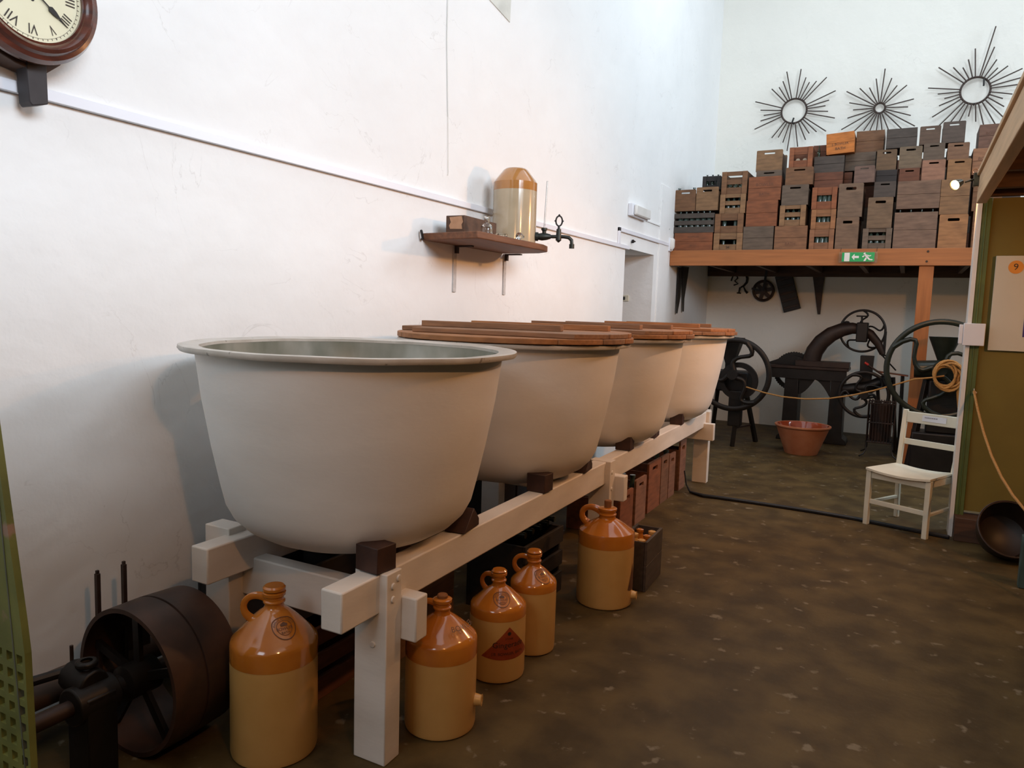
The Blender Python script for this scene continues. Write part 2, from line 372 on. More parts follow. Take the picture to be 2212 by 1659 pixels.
# recessed patch high on the wall
tag(MB().prism([(4.42, 3.63), (4.80, 3.57), (4.82, 4.2), (4.42, 4.2)], XL, XL + .006, lambda a, b, d: Vector((d, a, b))).build('wall_patch', mat('repair_plaster', (.72, .72, .66), rough=.9)), 'pale grey repair patch high on the left wall', 'patch')

# ------------------------------------------------------------------ clock
_c = on(69, -25, 0, XL + .155); cy, cz = _c.y, _c.z
t = thing('wall_clock', 'round mahogany wall clock with cream Roman numeral dial', 'clock', (XL, cy, cz)); t.scale = (1.08, 1.11, 1.11)
X90 = Matrix.Rotation(PI / 2, 4, 'Y')
def face(mb): return mb.xform(X90)        # local +z becomes world +x (out of the wall)
face(MB().lathe([(.0, .002), (.150, .002), (.150, .125), (0, .125)], 48)).build('back_case', M_dkw, t)
face(MB().lathe([(.148, .10), (.182, .10), (.197, .112), (.199, .130), (.190, .148), (.178, .152), (.172, .163), (.162, .168), (.152, .160), (.147, .148), (.142, .150), (.142, .135)], 72)).build('bezel', M_mahog, t)
dl = face(MB().lathe([(0, .140), (.147, .140), (.147, .132), (0, .132)], 64)).build('dial', M_dial, t)
def dial(a, b, z=.1415):      # a to the right (world +y), b up
    return Vector((z, a, b))
NUM = ['XII', 'I', 'II', 'III', 'IIII', 'V', 'VI', 'VII', 'VIII', 'IX', 'X', 'XI']
for k, s_ in enumerate(NUM):
    an = PI / 2 - k * PI / 6; ca, sa = math.cos(an), math.sin(an)
    wid = {1: .6, 2: .8, 3: .9, 4: .85}.get(len(s_), .9)
    f = lambda x, y, ca=ca, sa=sa, wid=wid: dial(.108 * ca + y * ca + x * wid * sa, .108 * sa + y * sa - x * wid * ca)
    text_mb(s_, .040, f).build('numeral', M_ink, dl, smooth=False)
m = MB()
for k in range(60):
    an = k * PI / 30; ca, sa = math.cos(an), math.sin(an); hw = .0012 if k % 5 == 0 else .0007
    m.add([dial(r_ * ca - s_ * hw * sa, r_ * sa + s_ * hw * ca) for r_ in (.131, .136) for s_ in (-1, 1)], [(0, 1, 3, 2)])
for r_ in (.1305,):
    m.add([dial(rr * math.cos(k * PI / 40), rr * math.sin(k * PI / 40)) for rr in (r_, r_ + .0007) for k in range(80)], [(k, (k + 1) % 80, 80 + (k + 1) % 80, 80 + k) for k in range(80)])
m.build('minute_track', M_ink, dl, smooth=False)
def hand(L, wd, ang, z):
    an = R(ang); ca, sa = math.cos(an), math.sin(an)
    pl = [(-.02, -.002), (-.02, .002), (L * .45, .0016), (L * .5, wd), (L * .62, wd * .9), (L * .8, .0012), (L, .0003), (L, -.0003), (L * .8, -.0012), (L * .62, -wd * .9), (L * .5, -wd), (L * .45, -.0016)]
    return MB().prism(pl, z, z + .0015, lambda a, b, d: Vector((d, a * ca - b * sa, a * sa + b * ca)))
hand(.125, .008, -37, .1445).build('minute_hand', M_iron, t)
hand(.075, .010, 40, .1425).build('hour_hand', M_iron, t)
face(MB().lathe([(.006, .1405), (.006, .149), (0, .150)], 16)).build('hand_boss', M_brass, t)
MB().lathe([(.005, 0), (.005, .001), (0, .001)], 12, Matrix.Translation((.1405, .002, -.028)) @ X90).build('winding_hole', M_iron, t)
MB().prism([(-.14, -.05), (-.15, -.155), (-.02, -.20), (.06, -.212), (.11, -.17), (.14, -.10), (.14, -.05)], .002, .085, lambda a, b, d: Vector((d, a, b))).build('drop_case', M_dkw, t, bevel=.003)
MB().prism([(.006, -.15), (.014, -.30), (.022, -.31), (.068, -.295), (.066, -.15)], .03, .088, lambda a, b, d: Vector((d, a, b))).build('pendulum_box', mat('charcoal_wood', (.035, .028, .03), (.02, .016, .018), .6, 10), t, bevel=.003)

# ------------------------------------------------------------------ shelf with water filter
t = thing('wall_shelf', 'thick worn brown wooden shelf fixed to the white wall', 'shelf', (XL, 4.2, 1.95)); 
poly = [(0.002, -.42), (.42, -.47), (.43, -.44), (.43, .40), (.40, .52), (.30, .60), (.12, .62), (.002, .60)]
MB().prism(poly, 0, .043, lambda a, b, d: Vector((a, b, d))).build('board', M_shelf, t, bevel=.006)
for y, n in ((on(980, 600, 0, XL).y - 4.2, 0), (on(1088, 600, 0, XL).y - 4.2, 1)):
    zb = on((980, 1088)[n], (631, 637)[n], 0, XL).z - 1.95
    br = MB().box(.001, .010, y - .018, y + .018, zb, -.001).build('bracket', mat('whitewashed_iron', (.62, .60, .58), (.5, .48, .46), .7, 30), t, bevel=.002)
    MB().box(.012, .14, y - .015, y + .015, -.010, -.001).box(.0102, .03, y - .012, y + .012, -.05, -.0105).build('bracket_arm', M_iron2, br)
MB().tube([(.005, -.425, .008), (.03, -.455, .005), (.03, -.465, .035), (.02, -.46, .055)], .008, 6).build('iron_hook', M_iron, t)
SZ = 1.9935
# stoneware filter
f_ = (-2.44, 4.565)
t = thing('stoneware_water_filter', 'tall stoneware water filter with amber shoulder and tap on wall shelf', 'filter', (f_[0], f_[1], SZ), R(-60))
H = .515; RF = .15
MB().lathe([(0, 0), (RF - .008, 0), (RF, .012), (RF, .355), (0, .355)], 56).build('body', M_cream2, t)
MB().lathe([(RF, .3552), (RF + .0005, .41), (RF - .012, .43), (.085, .497), (.07, .507), (0, .511)], 56).build('shoulder', M_ochre2, t)
tp = thing('t', '', '') ; bpy.data.objects.remove(tp)
tapm = MB()
# the tap leaves the jar on the side facing the back of the room
def ty(y, z, x=.03): return (x, y, z)
tapm.tube([ty(.143, .055), ty(.165, .055)], .030, 14).tube([ty(.165, .055), ty(.19, .055), ty(.22, .057), ty(.25, .058)], [.022, .026, .024, .016], 14)
tapm.tube([ty(.25, .058), ty(.34, .060)], .012, 12).tube([ty(.305, .02), ty(.305, .035), ty(.305, .11)], [.004, .020, .016], 12)
tapm.tube([ty(.34, .060), ty(.375, .056), ty(.395, .038), ty(.398, .01)], [.012, .013, .013, .012], 12).tube([ty(.398, .012), ty(.398, -.018)], .018, 12)
tapm.tube([ty(.205, .055), ty(.205, .095), ty(.205, .10)], [.012, .014, .020], 12).tube([ty(.205, .10), ty(.205, .115)], .021, 12)
tap = tapm.build('tap', mat('dark_bronze', (.035, .04, .035), (.02, .022, .02), .4, 20, metal=.5), t)
k = MB().tube([ty(.305, .11), ty(.305, .135)], [.010, .006], 10)
k.tube([ty(.305 + .022 * math.sin(a_ * PI / 8) * (1 if 1 else 0), .165 + .034 * math.cos(a_ * PI / 8)) for a_ in range(16)], .0055, 6, closed=True)
for dy, dz in ((-.026, .165), (.026, .165), (0, .205)): k.lathe([(0, -.008), (.008, 0), (0, .008)], 8, Matrix.Translation(ty(.305 + dy, dz)))
k.build('tap_handle', M_iron, tap)
MB().tube([ty(.205, .11), (.02, .205 + .012, .43)], .006, 10).build('sight_tube', M_glass, t)
# wooden box and glass things on the shelf
t = thing('wooden_box', 'small dark wooden box with torn paper label on wall shelf', 'box', (-2.47, 3.86, SZ), R(2))
MB().box(-.065, .065, 0, .42, 0, .11).build('body', M_dkw, t, bevel=.003)
MB().prism([(-.035, .03), (.05, .028), (.045, .055), (.055, .07), (.045, .105), (-.04, .10), (-.03, .07), (-.042, .05)], -.002, -.0005, lambda a, b, d: Vector((a, d, b))).build('torn_label', M_oldp, t, smooth=False)
t = thing('glass_bottle', 'small clear glass bottle with neck beside the wooden box', 'bottle', (-2.30, 3.95, SZ))
MB().lathe([(0, 0), (.034, 0), (.036, .008), (.036, .045), (.028, .06), (.016, .068), (.015, .10), (.019, .103), (.019, .11), (.012, .11), (.012, .07), (.030, .045), (.031, .01), (0, .008)], 28).build('bottle_body', M_glass, t)
t = thing('glass_jar', 'low clear glass jar between bottle and water filter', 'jar', (-2.29, 4.13, SZ))
MB().lathe([(0, 0), (.03, 0), (.032, .006), (.032, .022), (.028, .024), (.028, .008), (0, .006)], 24).build('jar_body', M_glass, t)
t = thing('glass_stopper', 'tiny clear glass stopper lying beside the water filter', 'stopper', (-2.25, 4.30, SZ))
MB().lathe([(0, -.03), (.012, -.03), (.015, 0), (.024, .012), (.024, .022), (0, .024)], 18, Matrix.Translation((0, 0, .024)) @ Matrix.Rotation(R(92), 4, 'X')).build('stopper_body', M_glass, t)
tag(MB().obox((-2.36, 4.24, SZ + .018), (.03, .01, 0), (-.01, .045, 0), (0, 0, .018)).build('stone_lump', mat('buff_stone', (.45, .36, .25), rough=.9), bevel=.012), 'rounded buff stone lump against the foot of the water filter', 'stone')
# ------------------------------------------------------------------ four big white tubs on their trestle
TX, TR, TZ = -1.868, .62, 1.388
TUBS = [(2.22, 'big open white tub with bare metal lining, nearest in the row'),
        (3.53, 'big white tub with wooden lid, second in the row'),
        (4.78, 'big white tub with wooden lid, third in the row'),
        (6.15, 'big white tub with wooden lid, farthest in the row')]
OUT = [(.29, .667), (.345, .690), (.40, .722), (.44, .762), (.465, .81), (.483, .885), (.512, 1.02), (.545, 1.20), (.562, 1.33), (.566, 1.362)]
def make_tub(label):
    t = thing('washing_tub', label, 'tub', (TX, 0, .659), 0, 'white tubs on the long trestle')
    z0 = .659
    prof = [(0, 0), (.20, .002)] + [(r_, z - z0) for r_, z in OUT]
    MB().lathe(prof + [(.566, TZ - z0 - .018)], 144).build('outer_shell', M_tub, t)
    inn = [(0, .03), (.24, .035), (.33, .06), (.38, .10), (.43, .16), (.465, .26), (.535, .56), (.552, .70), (.552, TZ - z0 - .0065)]
    MB().lathe(inn, 144).build('inner_lining', M_tubin, t)
    # rolled, slightly uneven rim
    n = 144; vs = []; sec = [(.551, -.016), (.600, -.018), (.616, -.020), (.622, -.012), (.620, -.001), (.608, .002), (.575, -.003), (.551, -.0045)]
    for k in range(n):
        a = 2 * PI * k / n; wob = .0009 * math.sin(3 * a) + .0006 * math.sin(11 * a + 1)
        for r_, z in sec: vs.append((r_ * math.cos(a), r_ * math.sin(a), TZ - z0 + z + wob))
    q = len(sec)
    MB().add(vs, [(k * q + i, ((k + 1) % n) * q + i, ((k + 1) % n) * q + (i + 1) % q, k * q + (i + 1) % q) for k in range(n) for i in range(q)]).build('rim', mat('worn_rim_paint', (.60, .57, .52), (.46, .43, .38), .35, 9, bump=.3, bscale=60, dist=.002, spots=(30, .66, (.25, .22, .18))), t, ang=50)
    return t
tub0 = make_tub(TUBS[0][1]); tub0.location.y = TUBS[0][0]; tub0.rotation_euler = (0, R(.45), 0)
tub0.location.z = .662
for y, l in TUBS[1:]: dup(tub0, (TX, y, .659), 0, l)
# lids of planks with loose boards on top
def clip_plank(y0, y1, rad, x_a=-9, x_b=9, wav=0):
    pts = []
    for i in range(9):
        y = y0 + (y1 - y0) * i / 8; pts.append((min(x_b, math.sqrt(max(0, rad ** 2 - y * y)) + wav * math.sin(i * PI / 8)), y))
    for i in range(9):
        y = y1 + (y0 - y1) * i / 8; pts.append((max(x_a, -math.sqrt(max(0, rad ** 2 - y * y))), y))
    return pts
up = lambda a, b, d: Vector((a, b, d))
def make_lid(label, y, rot, seed, nb):
    rnd = random.Random(seed)
    t = thing('tub_lid', label, 'lid', (TX + .005, y, TZ + .0045), rot, 'wooden lids on the white tubs')
    rad = .625; ys = [-rad + .001, -.46, -.25, -.045, .17, .39, rad - .001]
    for i in range(6):
        g = .003
        MB().prism(clip_plank(ys[i] + g, ys[i + 1] - g, rad, wav=.012 if i in (0, 1, 2, 3, 4, 5) else 0), 0, .026, up).build('plank', rnd.choice([M_lid, M_lid2]), t, bevel=.003)
    ys2 = [-.40, -.20, .02, .24, .50]
    for i in range(4):
        MB().prism(clip_plank(ys2[i] + .004, ys2[i + 1] - .004, rad - .005, -.9 if i else -.40, .9), .027, .050, up).build('upper_plank', rnd.choice([M_lid, M_lid2]), t, bevel=.003)
    for j, (bx, by, L, a) in enumerate(nb):
        c, s = math.cos(R(a)), math.sin(R(a))
        MB().bar((bx - L / 2 * c, by - L / 2 * s, .066), (bx + L / 2 * c, by + L / 2 * s, .066), .05, .030).build('batten', rnd.choice([M_lid, M_lid2]), t, bevel=.002)
    return t
make_lid('plank lid with two loose battens on the second white tub', TUBS[1][0], R(4), 1, [(-.10, -.10, .80, 2), (-.0, .33, .86, -2)])
make_lid('plank lid with long battens on the third white tub', TUBS[2][0], R(-3), 2, [(-.06, -.12, .82, -2), (.0, .30, .8, 3)])
make_lid('bright orange plank lid on the farthest white tub', TUBS[3][0], R(6), 5, [(-.05, -.10, .8, -2), (.02, .30, .74, 1)])

# trestle
t = thing('trestle_stand', 'long white painted timber trestle carrying the four tubs', 'trestle', (-1.85, 4.3, 0)); o_ = Vector(t.location)
def xf(y): return -1.446 - .02 * (y - 1.9)
def sk(mb, k=-.02, y0=1.9):       # follow the trestle's slight angle to the wall
    mb.v = [(x + k * (y - y0), y, z) for x, y, z in mb.v]; return mb
loc(sk(MB().prism([(1.705, .530), (1.705, .664), (7.02, .664), (7.02, .530)], -1.562, -1.476, lambda a, b, d: Vector((d, a, b))))).build('beam', M_timber, t, bevel=.006)
loc(sk(MB().box(-2.232, -2.146, 1.765, 7.02, .530, .664))).build('beam', M_timber, t, bevel=.006)
for y in (1.895, 4.09, 6.80):
    loc(sk(MB().box(-1.580, -1.446, y, y + .085, 0, .668))).build('leg', M_timber, t, bevel=.004)
    loc(sk(MB().box(-2.336, -2.206, y + .02, y + .105, 0, .690))).build('leg', M_timber, t, bevel=.004)
for y in (1.981, 4.176, 6.71):
    cr = loc(sk(MB().box(-2.40, -1.386, y, y + .07, .415, .570))).build('cross_rail', M_timber, t, bevel=.006)
for y, z in ((1.93, .62), (1.93, .575), (4.12, .60), (4.12, .50), (1.94, .64)):
    MB().lathe([(0, .006), (.010, .005), (.012, 0)], 12, Matrix.Translation(Vector((xf(y), y + (.02 if z == .64 else 0), z)) - o_) @ X90).build('bolt_head', M_timber, t)
for x, z in ((-1.50, .42), (-1.545, .50)):
    MB().lathe([(0, .006), (.009, .005), (.011, 0)], 12, Matrix.Translation(Vector((x, 1.895, z)) - o_) @ Matrix.Rotation(PI / 2, 4, 'X')).build('bolt_head', M_timber, t)
# wedges between tubs and beams
BL = [(1.925, 'c'), (2.50, 'w'), (3.235, 'c'), (3.80, 'w'), (4.55, 'c'), (5.17, 'w'), (5.88, 'c')]
nm = ['first', 'second', 'third', 'fourth']
for i, (y, kd) in enumerate(BL):
    x = -1.52 - .02 * (y - 1.9); tn = nm[i // 2]
    if kd == 'c':
        o = MB().box(-.045, .055, -.045, .045, 0, .088).build('wedge_block', M_block, loc=(x, y, .6695 if i == 0 else .6655), bevel=.003, rotz=R(-6 + i * 2))
        o['label'] = 'dark brown square block under the near side of the %s tub' % tn
    else:
        o = MB().prism([(-.09, .002), (.055, .002), (.055, .030), (-.0, .085)], -.04, .05, lambda a, b, d: Vector((d, a, b))).build('wedge_block', M_block, loc=(x, y, .6655), bevel=.003, rotz=R(8))
        o['label'] = 'dark brown pointed wedge under the far side of the %s tub' % tn
    o['category'] = 'block'; o['group'] = 'wooden wedges under the tubs'

# ------------------------------------------------------------------ stoneware jugs
def jug(x, y, r_, H, zs, zb, label, hang, cork='cork', stamp=None, hs=1.0, spig=None):
    """r_ radius, H height with stopper, zs shoulder edge, zb foot of the ochre glaze"""
    t = thing('stoneware_jug', label, 'jug', (x, y, 0), 0, 'stoneware jugs on the floor')
    nr = .032 * hs; zn = H - .055 * hs - .02
    MB().lathe([(0, 0), (r_ - .012, 0), (r_ - .003, .006), (r_, .018), (r_ + .0, zb)], 56).build('body', M_cream, t)
    sh = [(r_ + .0006, zb - .001), (r_ + .0006, zs - .015), (r_ - .004, zs - .003)]
    for i in range(1, 9):
        u = i / 8; sh.append((r_ - .004 + (nr + .004 - r_ + .004) * (u ** .92), zs - .003 + (zn - zs) * (math.sin(u * PI / 2) ** 1.0 * .35 + u * .65)))
    sh += [(nr, zn + .006), (nr, zn + .014), (nr + .005, zn + .018), (nr + .005, zn + .023), (nr, zn + .027), (nr, zn + .036), (nr + .006, zn + .042), (nr + .007, zn + .052), (nr, zn + .056), (.018, zn + .056), (.018, zn + .035), (0, zn + .035)]
    s = MB().lathe(sh, 56).build('shoulder', M_ochre, t)
    if cork == 'screw':
        MB().lathe([(0, zn + .05), (nr - .002, zn + .057), (nr + .006, zn + .060), (nr + .006, H - .006), (nr, H), (0, H - .001)], 28).build('stopper', M_ochre, t)
    else:
        MB().lathe([(0, zn + .036), (.017, zn + .036), (.020, H - .004), (.017, H), (0, H)], 20).build('stopper', mat('brown_cork', (.26, .10, .03), rough=.8), t)
    ca, sa = math.cos(R(hang)), math.sin(R(hang)); pts = []
    re = nr + .045 * hs; ue = min(1, max(0, (r_ - .004 - re) / (r_ - .008 - nr))) ** (1 / .92); ze = zs - .003 + (zn - zs) * (math.sin(ue * PI / 2) * .35 + ue * .65) - .004
    B4 = [(nr - .004, zn + .032), (nr + .062 * hs, zn + .062 * hs), (nr + .098 * hs, zn - .008), (re, ze)]
    for i in range(17):
        u = i / 16; c4 = ((1 - u) ** 3, 3 * u * (1 - u) ** 2, 3 * u * u * (1 - u), u ** 3)
        rr = sum(c * p[0] for c, p in zip(c4, B4)); zz = sum(c * p[1] for c, p in zip(c4, B4)); pts.append((rr * ca, rr * sa, zz))
    MB().tube(pts, [.0125 * hs * (1.25 - .35 * math.sin(i / 16 * PI)) for i in range(17)], 10, flat=.75).build('handle', M_ochre, t)
    def sp(a, u, off=.0015):      # point on the shoulder: a=angle, u=0 at the edge .. 1 at neck
        rr = r_ - .004 + (nr + .008 - r_) * (u ** .92); zz = zs - .003 + (zn - zs) * (math.sin(u * PI / 2) * .35 + u * .65)
        return Vector(((rr + off) * math.cos(a), (rr + off) * math.sin(a), zz + off * 1.2))
    if stamp is not None:
        a0, u0, sr = stamp; L = math.hypot(r_ - nr, zn - zs); m = MB()
        def g(x_, y_):
            u = u0 + y_ / L; rr = r_ + (nr - r_) * u; return sp(R(a0) + x_ / rr, u)
        def ring(r1, r2, n=40):
            m.add([g(q_ * math.cos(2 * PI * k / n), q_ * math.sin(2 * PI * k / n)) for q_ in (r1, r2) for k in range(n)], [(k, (k + 1) % n, n + (k + 1) % n, n + k) for k in range(n)])
        ring(sr * .93, sr); ring(sr * .60, sr * .64)
        m.add([g(sr * a_, sr * b_) for a_, b_ in ((-.25, .12), (.25, .12), (.3, .3), (.12, .42), (0, .5), (-.12, .42), (-.3, .3))], [tuple(range(7))])
        tm = text_mb('BOWLER', sr * .34, lambda x_, y_: g(x_, y_ - sr * .1)); m.add(tm.v, tm.f)
        tm = text_mb('BATH', sr * .28, lambda x_, y_: g(x_, y_ - sr * .42)); m.add(tm.v, tm.f)
        for k, ch in enumerate('MANUFACTURER'):
            aa = R(165 - k * 13.6); tm = text_mb(ch, sr * .24, lambda x_, y_, aa=aa: g((sr * .78 + y_) * math.cos(aa) + x_ * math.sin(aa), (sr * .78 + y_) * math.sin(aa) - x_ * math.cos(aa))); m.add(tm.v, tm.f)
        m.build('stamp', M_ink2, s, smooth=False)
    if spig:
        a0, z0 = spig; ca, sa = math.cos(R(a0)), math.sin(R(a0)); Mx = Matrix.Translation((ca * (r_ - .004), sa * (r_ - .004), z0)) @ Matrix.Rotation(R(a0), 4, 'Z') @ X90
        MB().lathe([(.024, 0), (.022, .012), (.019, .026), (.022, .030), (.012, .030), (.012, .004), (0, .004)], 20, Mx).build('tap_hole', M_cream, t)
    return t, r_
jug(-1.849, 1.796, .146, .585, .408, .338, 'largest ochre and cream jug between drum and near trestle leg', 215, 'screw', (-22, .5, .043), 1.0)
t2, _ = jug(-1.438, 2.219, .132, .499, .352, .283, 'ochre shouldered jug with tap hole, just right of near trestle leg', 195, 'cork', None, .9, (20, .105))
m = text_mb('BOWLER', .028, lambda x_, y_: Vector((0, 0, 0)) + Vector(((.104 - y_ * .75 + .0025) * math.cos(R(-8) + x_ / .104), (.104 - y_ * .75 + .0025) * math.sin(R(-8) + x_ / .104), .405 + y_ * .72)))
m.build('stamp', M_ink2, t2, smooth=False)
t3, r3 = jug(-1.451, 2.675, .119, .453, .316, .269, 'ochre and cream jug with red triangular label', 175, 'screw', (-50, .45, .038), .85)
# triangular label wrapped round the jug
def wrap(a_, b_, off=.0012, rad=.119, ang=-38): 
    return Vector(((rad + off) * math.cos(R(ang) + a_ / rad), (rad + off) * math.sin(R(ang) + a_ / rad), b_))
def tri(w_, z0, z1, off, ang, rad):
    m = MB(); N = 14
    for j in range(N):
        for i in range(N):
            a0, a1 = -w_ + 2 * w_ * i / N, -w_ + 2 * w_ * (i + 1) / N
            u0, u1 = j / N, (j + 1) / N
            f = lambda a, u: wrap(a * (1 - u), z0 + (z1 - z0) * u - (0.012 * (1 - (a / w_) ** 2) * (1 - u)), off, rad, ang)
            m.add([f(a0, u0), f(a1, u0), f(a1, u1), f(a0, u1)], [(0, 1, 2, 3)])
    return m
lab = tri(.118, .118, .246, .0012, -37, .119).build('label', M_redlab, t3)
lab['label'] = 'red triangular paper label'
m = MB()
for s_, sz, z0 in (('STONE', .011, .196), ('Gingerade', .034, .170), ('J.B. BOWLER, BATH', .017, .132)):
    q = text_mb(s_, sz, lambda x_, y_, z0=z0: wrap(x_, z0 + y_, .0019, .119, -37)); m.add(q.v, q.f)
m.add([wrap(.008 * math.cos(k * PI / 5), .218 + .008 * math.sin(k * PI / 5), .0019, .119, -37) for k in range(10)], [tuple(range(10))])
m.build('label_print', M_ink, lab, smooth=False)
jug(-1.427, 2.962, .106, .461, .330, .290, 'smaller ochre and cream jug behind the red labelled one', 196, 'screw', (-26, .45, .040), .9)
t5, _ = jug(-1.341, 3.664, .149, .553, .398, .324, 'tall narrow shouldered jug with big loop handle before middle leg', 190, 'cork', None, 1.35, (10, .055))
tri(.045, .10, .235, .0012, 2, .149).build('label', mat('brown_transfer', (.14, .05, .018), (.09, .03, .012), .4, 20), t5)

# ------------------------------------------------------------------ line shaft drum beside the trestle
t = thing('belt_pulley', 'large dark rusty belt drum on iron bracket by the wall', 'pulley', (-2.24, 1.51, .254))
YR = Matrix.Rotation(-PI / 2, 4, 'X')     # local z -> world +y
MB().lathe([(.238, 0), (.254, 0), (.256, .118), (.250, .120), (.250, .126), (.256, .128), (.250, .262), (.236, .262), (.240, .13), (.238, 0)], 80, YR).build('rim', M_rust, t)
h = MB().lathe([(.03, -.16), (.034, -.16), (.034, -.02), (.06, -.01), (.06, .10), (.03, .11), (.03, -.16)], 24, YR).build('hub', M_iron, t)
for k in range(5):
    a = R(72 * k + 20); MB().bar((.05 * math.cos(a), .05, .05 * math.sin(a)), (.239 * math.cos(a), .05, .239 * math.sin(a)), .03, .016, (0, 1, 0)).build('spoke', M_iron, t)
MB().tube([(0, -.55, 0), (0, .16, 0)], .026, 16).build('shaft', M_iron2, t)
b_ = MB().box(-.05, .06, -.17, -.07, -.252, .03).tube([(0, -.19, .0), (0, -.05, .0)], .062, 20)
b_.tube([(-.10, -.12, .06), (.02, -.12, .05)], .05, 14).lathe([(.018, 0), (.034, 0), (.034, .02), (.018, .02)], 16, Matrix.Translation((-.02, -.12, .105)))
b_.build('bearing_bracket', M_iron, t, bevel=.006)
MB().tube([(-.20, -.40, .06), (-.10, -.14, .075)], .016, 10).build('lever_arm', M_iron, t)
MB().tube([(-.10, -.12, .03), (-.10, -.12, .155)], .006, 8).build('oil_pin', M_iron2, t)
for i, (pxx, y0, y1) in enumerate(((210, 1232, 1345), (267, 1212, 1310))):
    q0 = on(pxx, y0, 0, -2.47); q1 = on(pxx, y1, 0, -2.47)
    o = MB().box(-.008, .008, -.007, .007, 0, q0.z - .012).box(-.005, .005, -.005, .005, q0.z - .012, q0.z).build('iron_stake', M_iron2, loc=(-2.47, q0.y, 0), bevel=.001)
    tag(o, ('dark square iron stake standing at drum, nearer the camera' , 'taller dark iron stake standing behind the drum top')[i], 'stake', 'iron stakes by the drum')
tag(MB().tube([(-2.52, .75, .20), (-2.52, 2.3, .20)], .055, 20).build('clay_pipe', mat('brown_pipe', (.10, .06, .04), (.07, .04, .028), .7, 8)), 'thick brown horizontal pipe low along the wall behind drum', 'pipe')
tag(MB().box(-2.60, -2.56, .6, 2.2, .06, .085).build('timber_lath', wood('pale_lath', (.20, .13, .07)), bevel=.002), 'thin pale wooden strip below the brown pipe', 'strip')
# flaking green iron frame at the left edge
E0 = on(2, 940, 1, 1.0); E1 = on(66, 1400, 1, 1.0); E2 = on(80, 1659, 1, 1.0)
t = thing('green_iron_frame', 'leaning flaking green iron plate with square holes at left edge', 'frame', (-2.2, 1.0, 0))
m = MB(); 
import bmesh
def edge_x(z):
    if z > E1.z: u = (z - E1.z) / (E0.z - E1.z); return E1.x + (E0.x - E1.x) * u
    u = (z - E2.z) / (E1.z - E2.z); return E2.x + (E1.x - E2.x) * u
zt, zb_ = 1.32, 0.02
# rows: solid above z=.70, then a strip pierced with square holes
cell = .044; rows = int((.665 - zb_) / cell)
cols = 4
fnd = lambda a, z, d: Vector((edge_x(z) + a + 2.188, d * .7, z))
def pan(a0, a1, z0, z1, m=m):
    m.prism([(a0, z0), (a1, z0), (a1, z1), (a0, z1)], -.012, .012, fnd)
n = 8
for i in range(n):
    z0 = .665 + (zt - .665) * i / n; z1 = .665 + (zt - .665) * (i + 1) / n; pan(-.42, 0, z0, z1)
for j in range(rows):
    z1 = .665 - j * cell; z0 = z1 - cell; zh0, zh1 = z0 + .009, z1 - .009
    pan(-.42, 0, z0, zh0); pan(-.42, 0, zh1, z1)
    sh = -.0 if j % 2 else 0
    xs = [-.42]
    for c_ in range(cols, 0, -1):
        a = .012 - c_ * .045 + sh; xs += [a - .003, a + .022]
    xs.append(0)
    for k in range(0, len(xs), 2): pan(xs[k], xs[k + 1], zh0, zh1)
m.build('pierced_plate', M_olpaint, t)
MB().prism([(-.001, zb_), (.004, zb_), (.004, zt), (-.001, zt)], -.014, .014, fnd).build('edge_flange', mat('grey_green_paint', (.12, .13, .10), (.07, .08, .06), .5, 9), t)
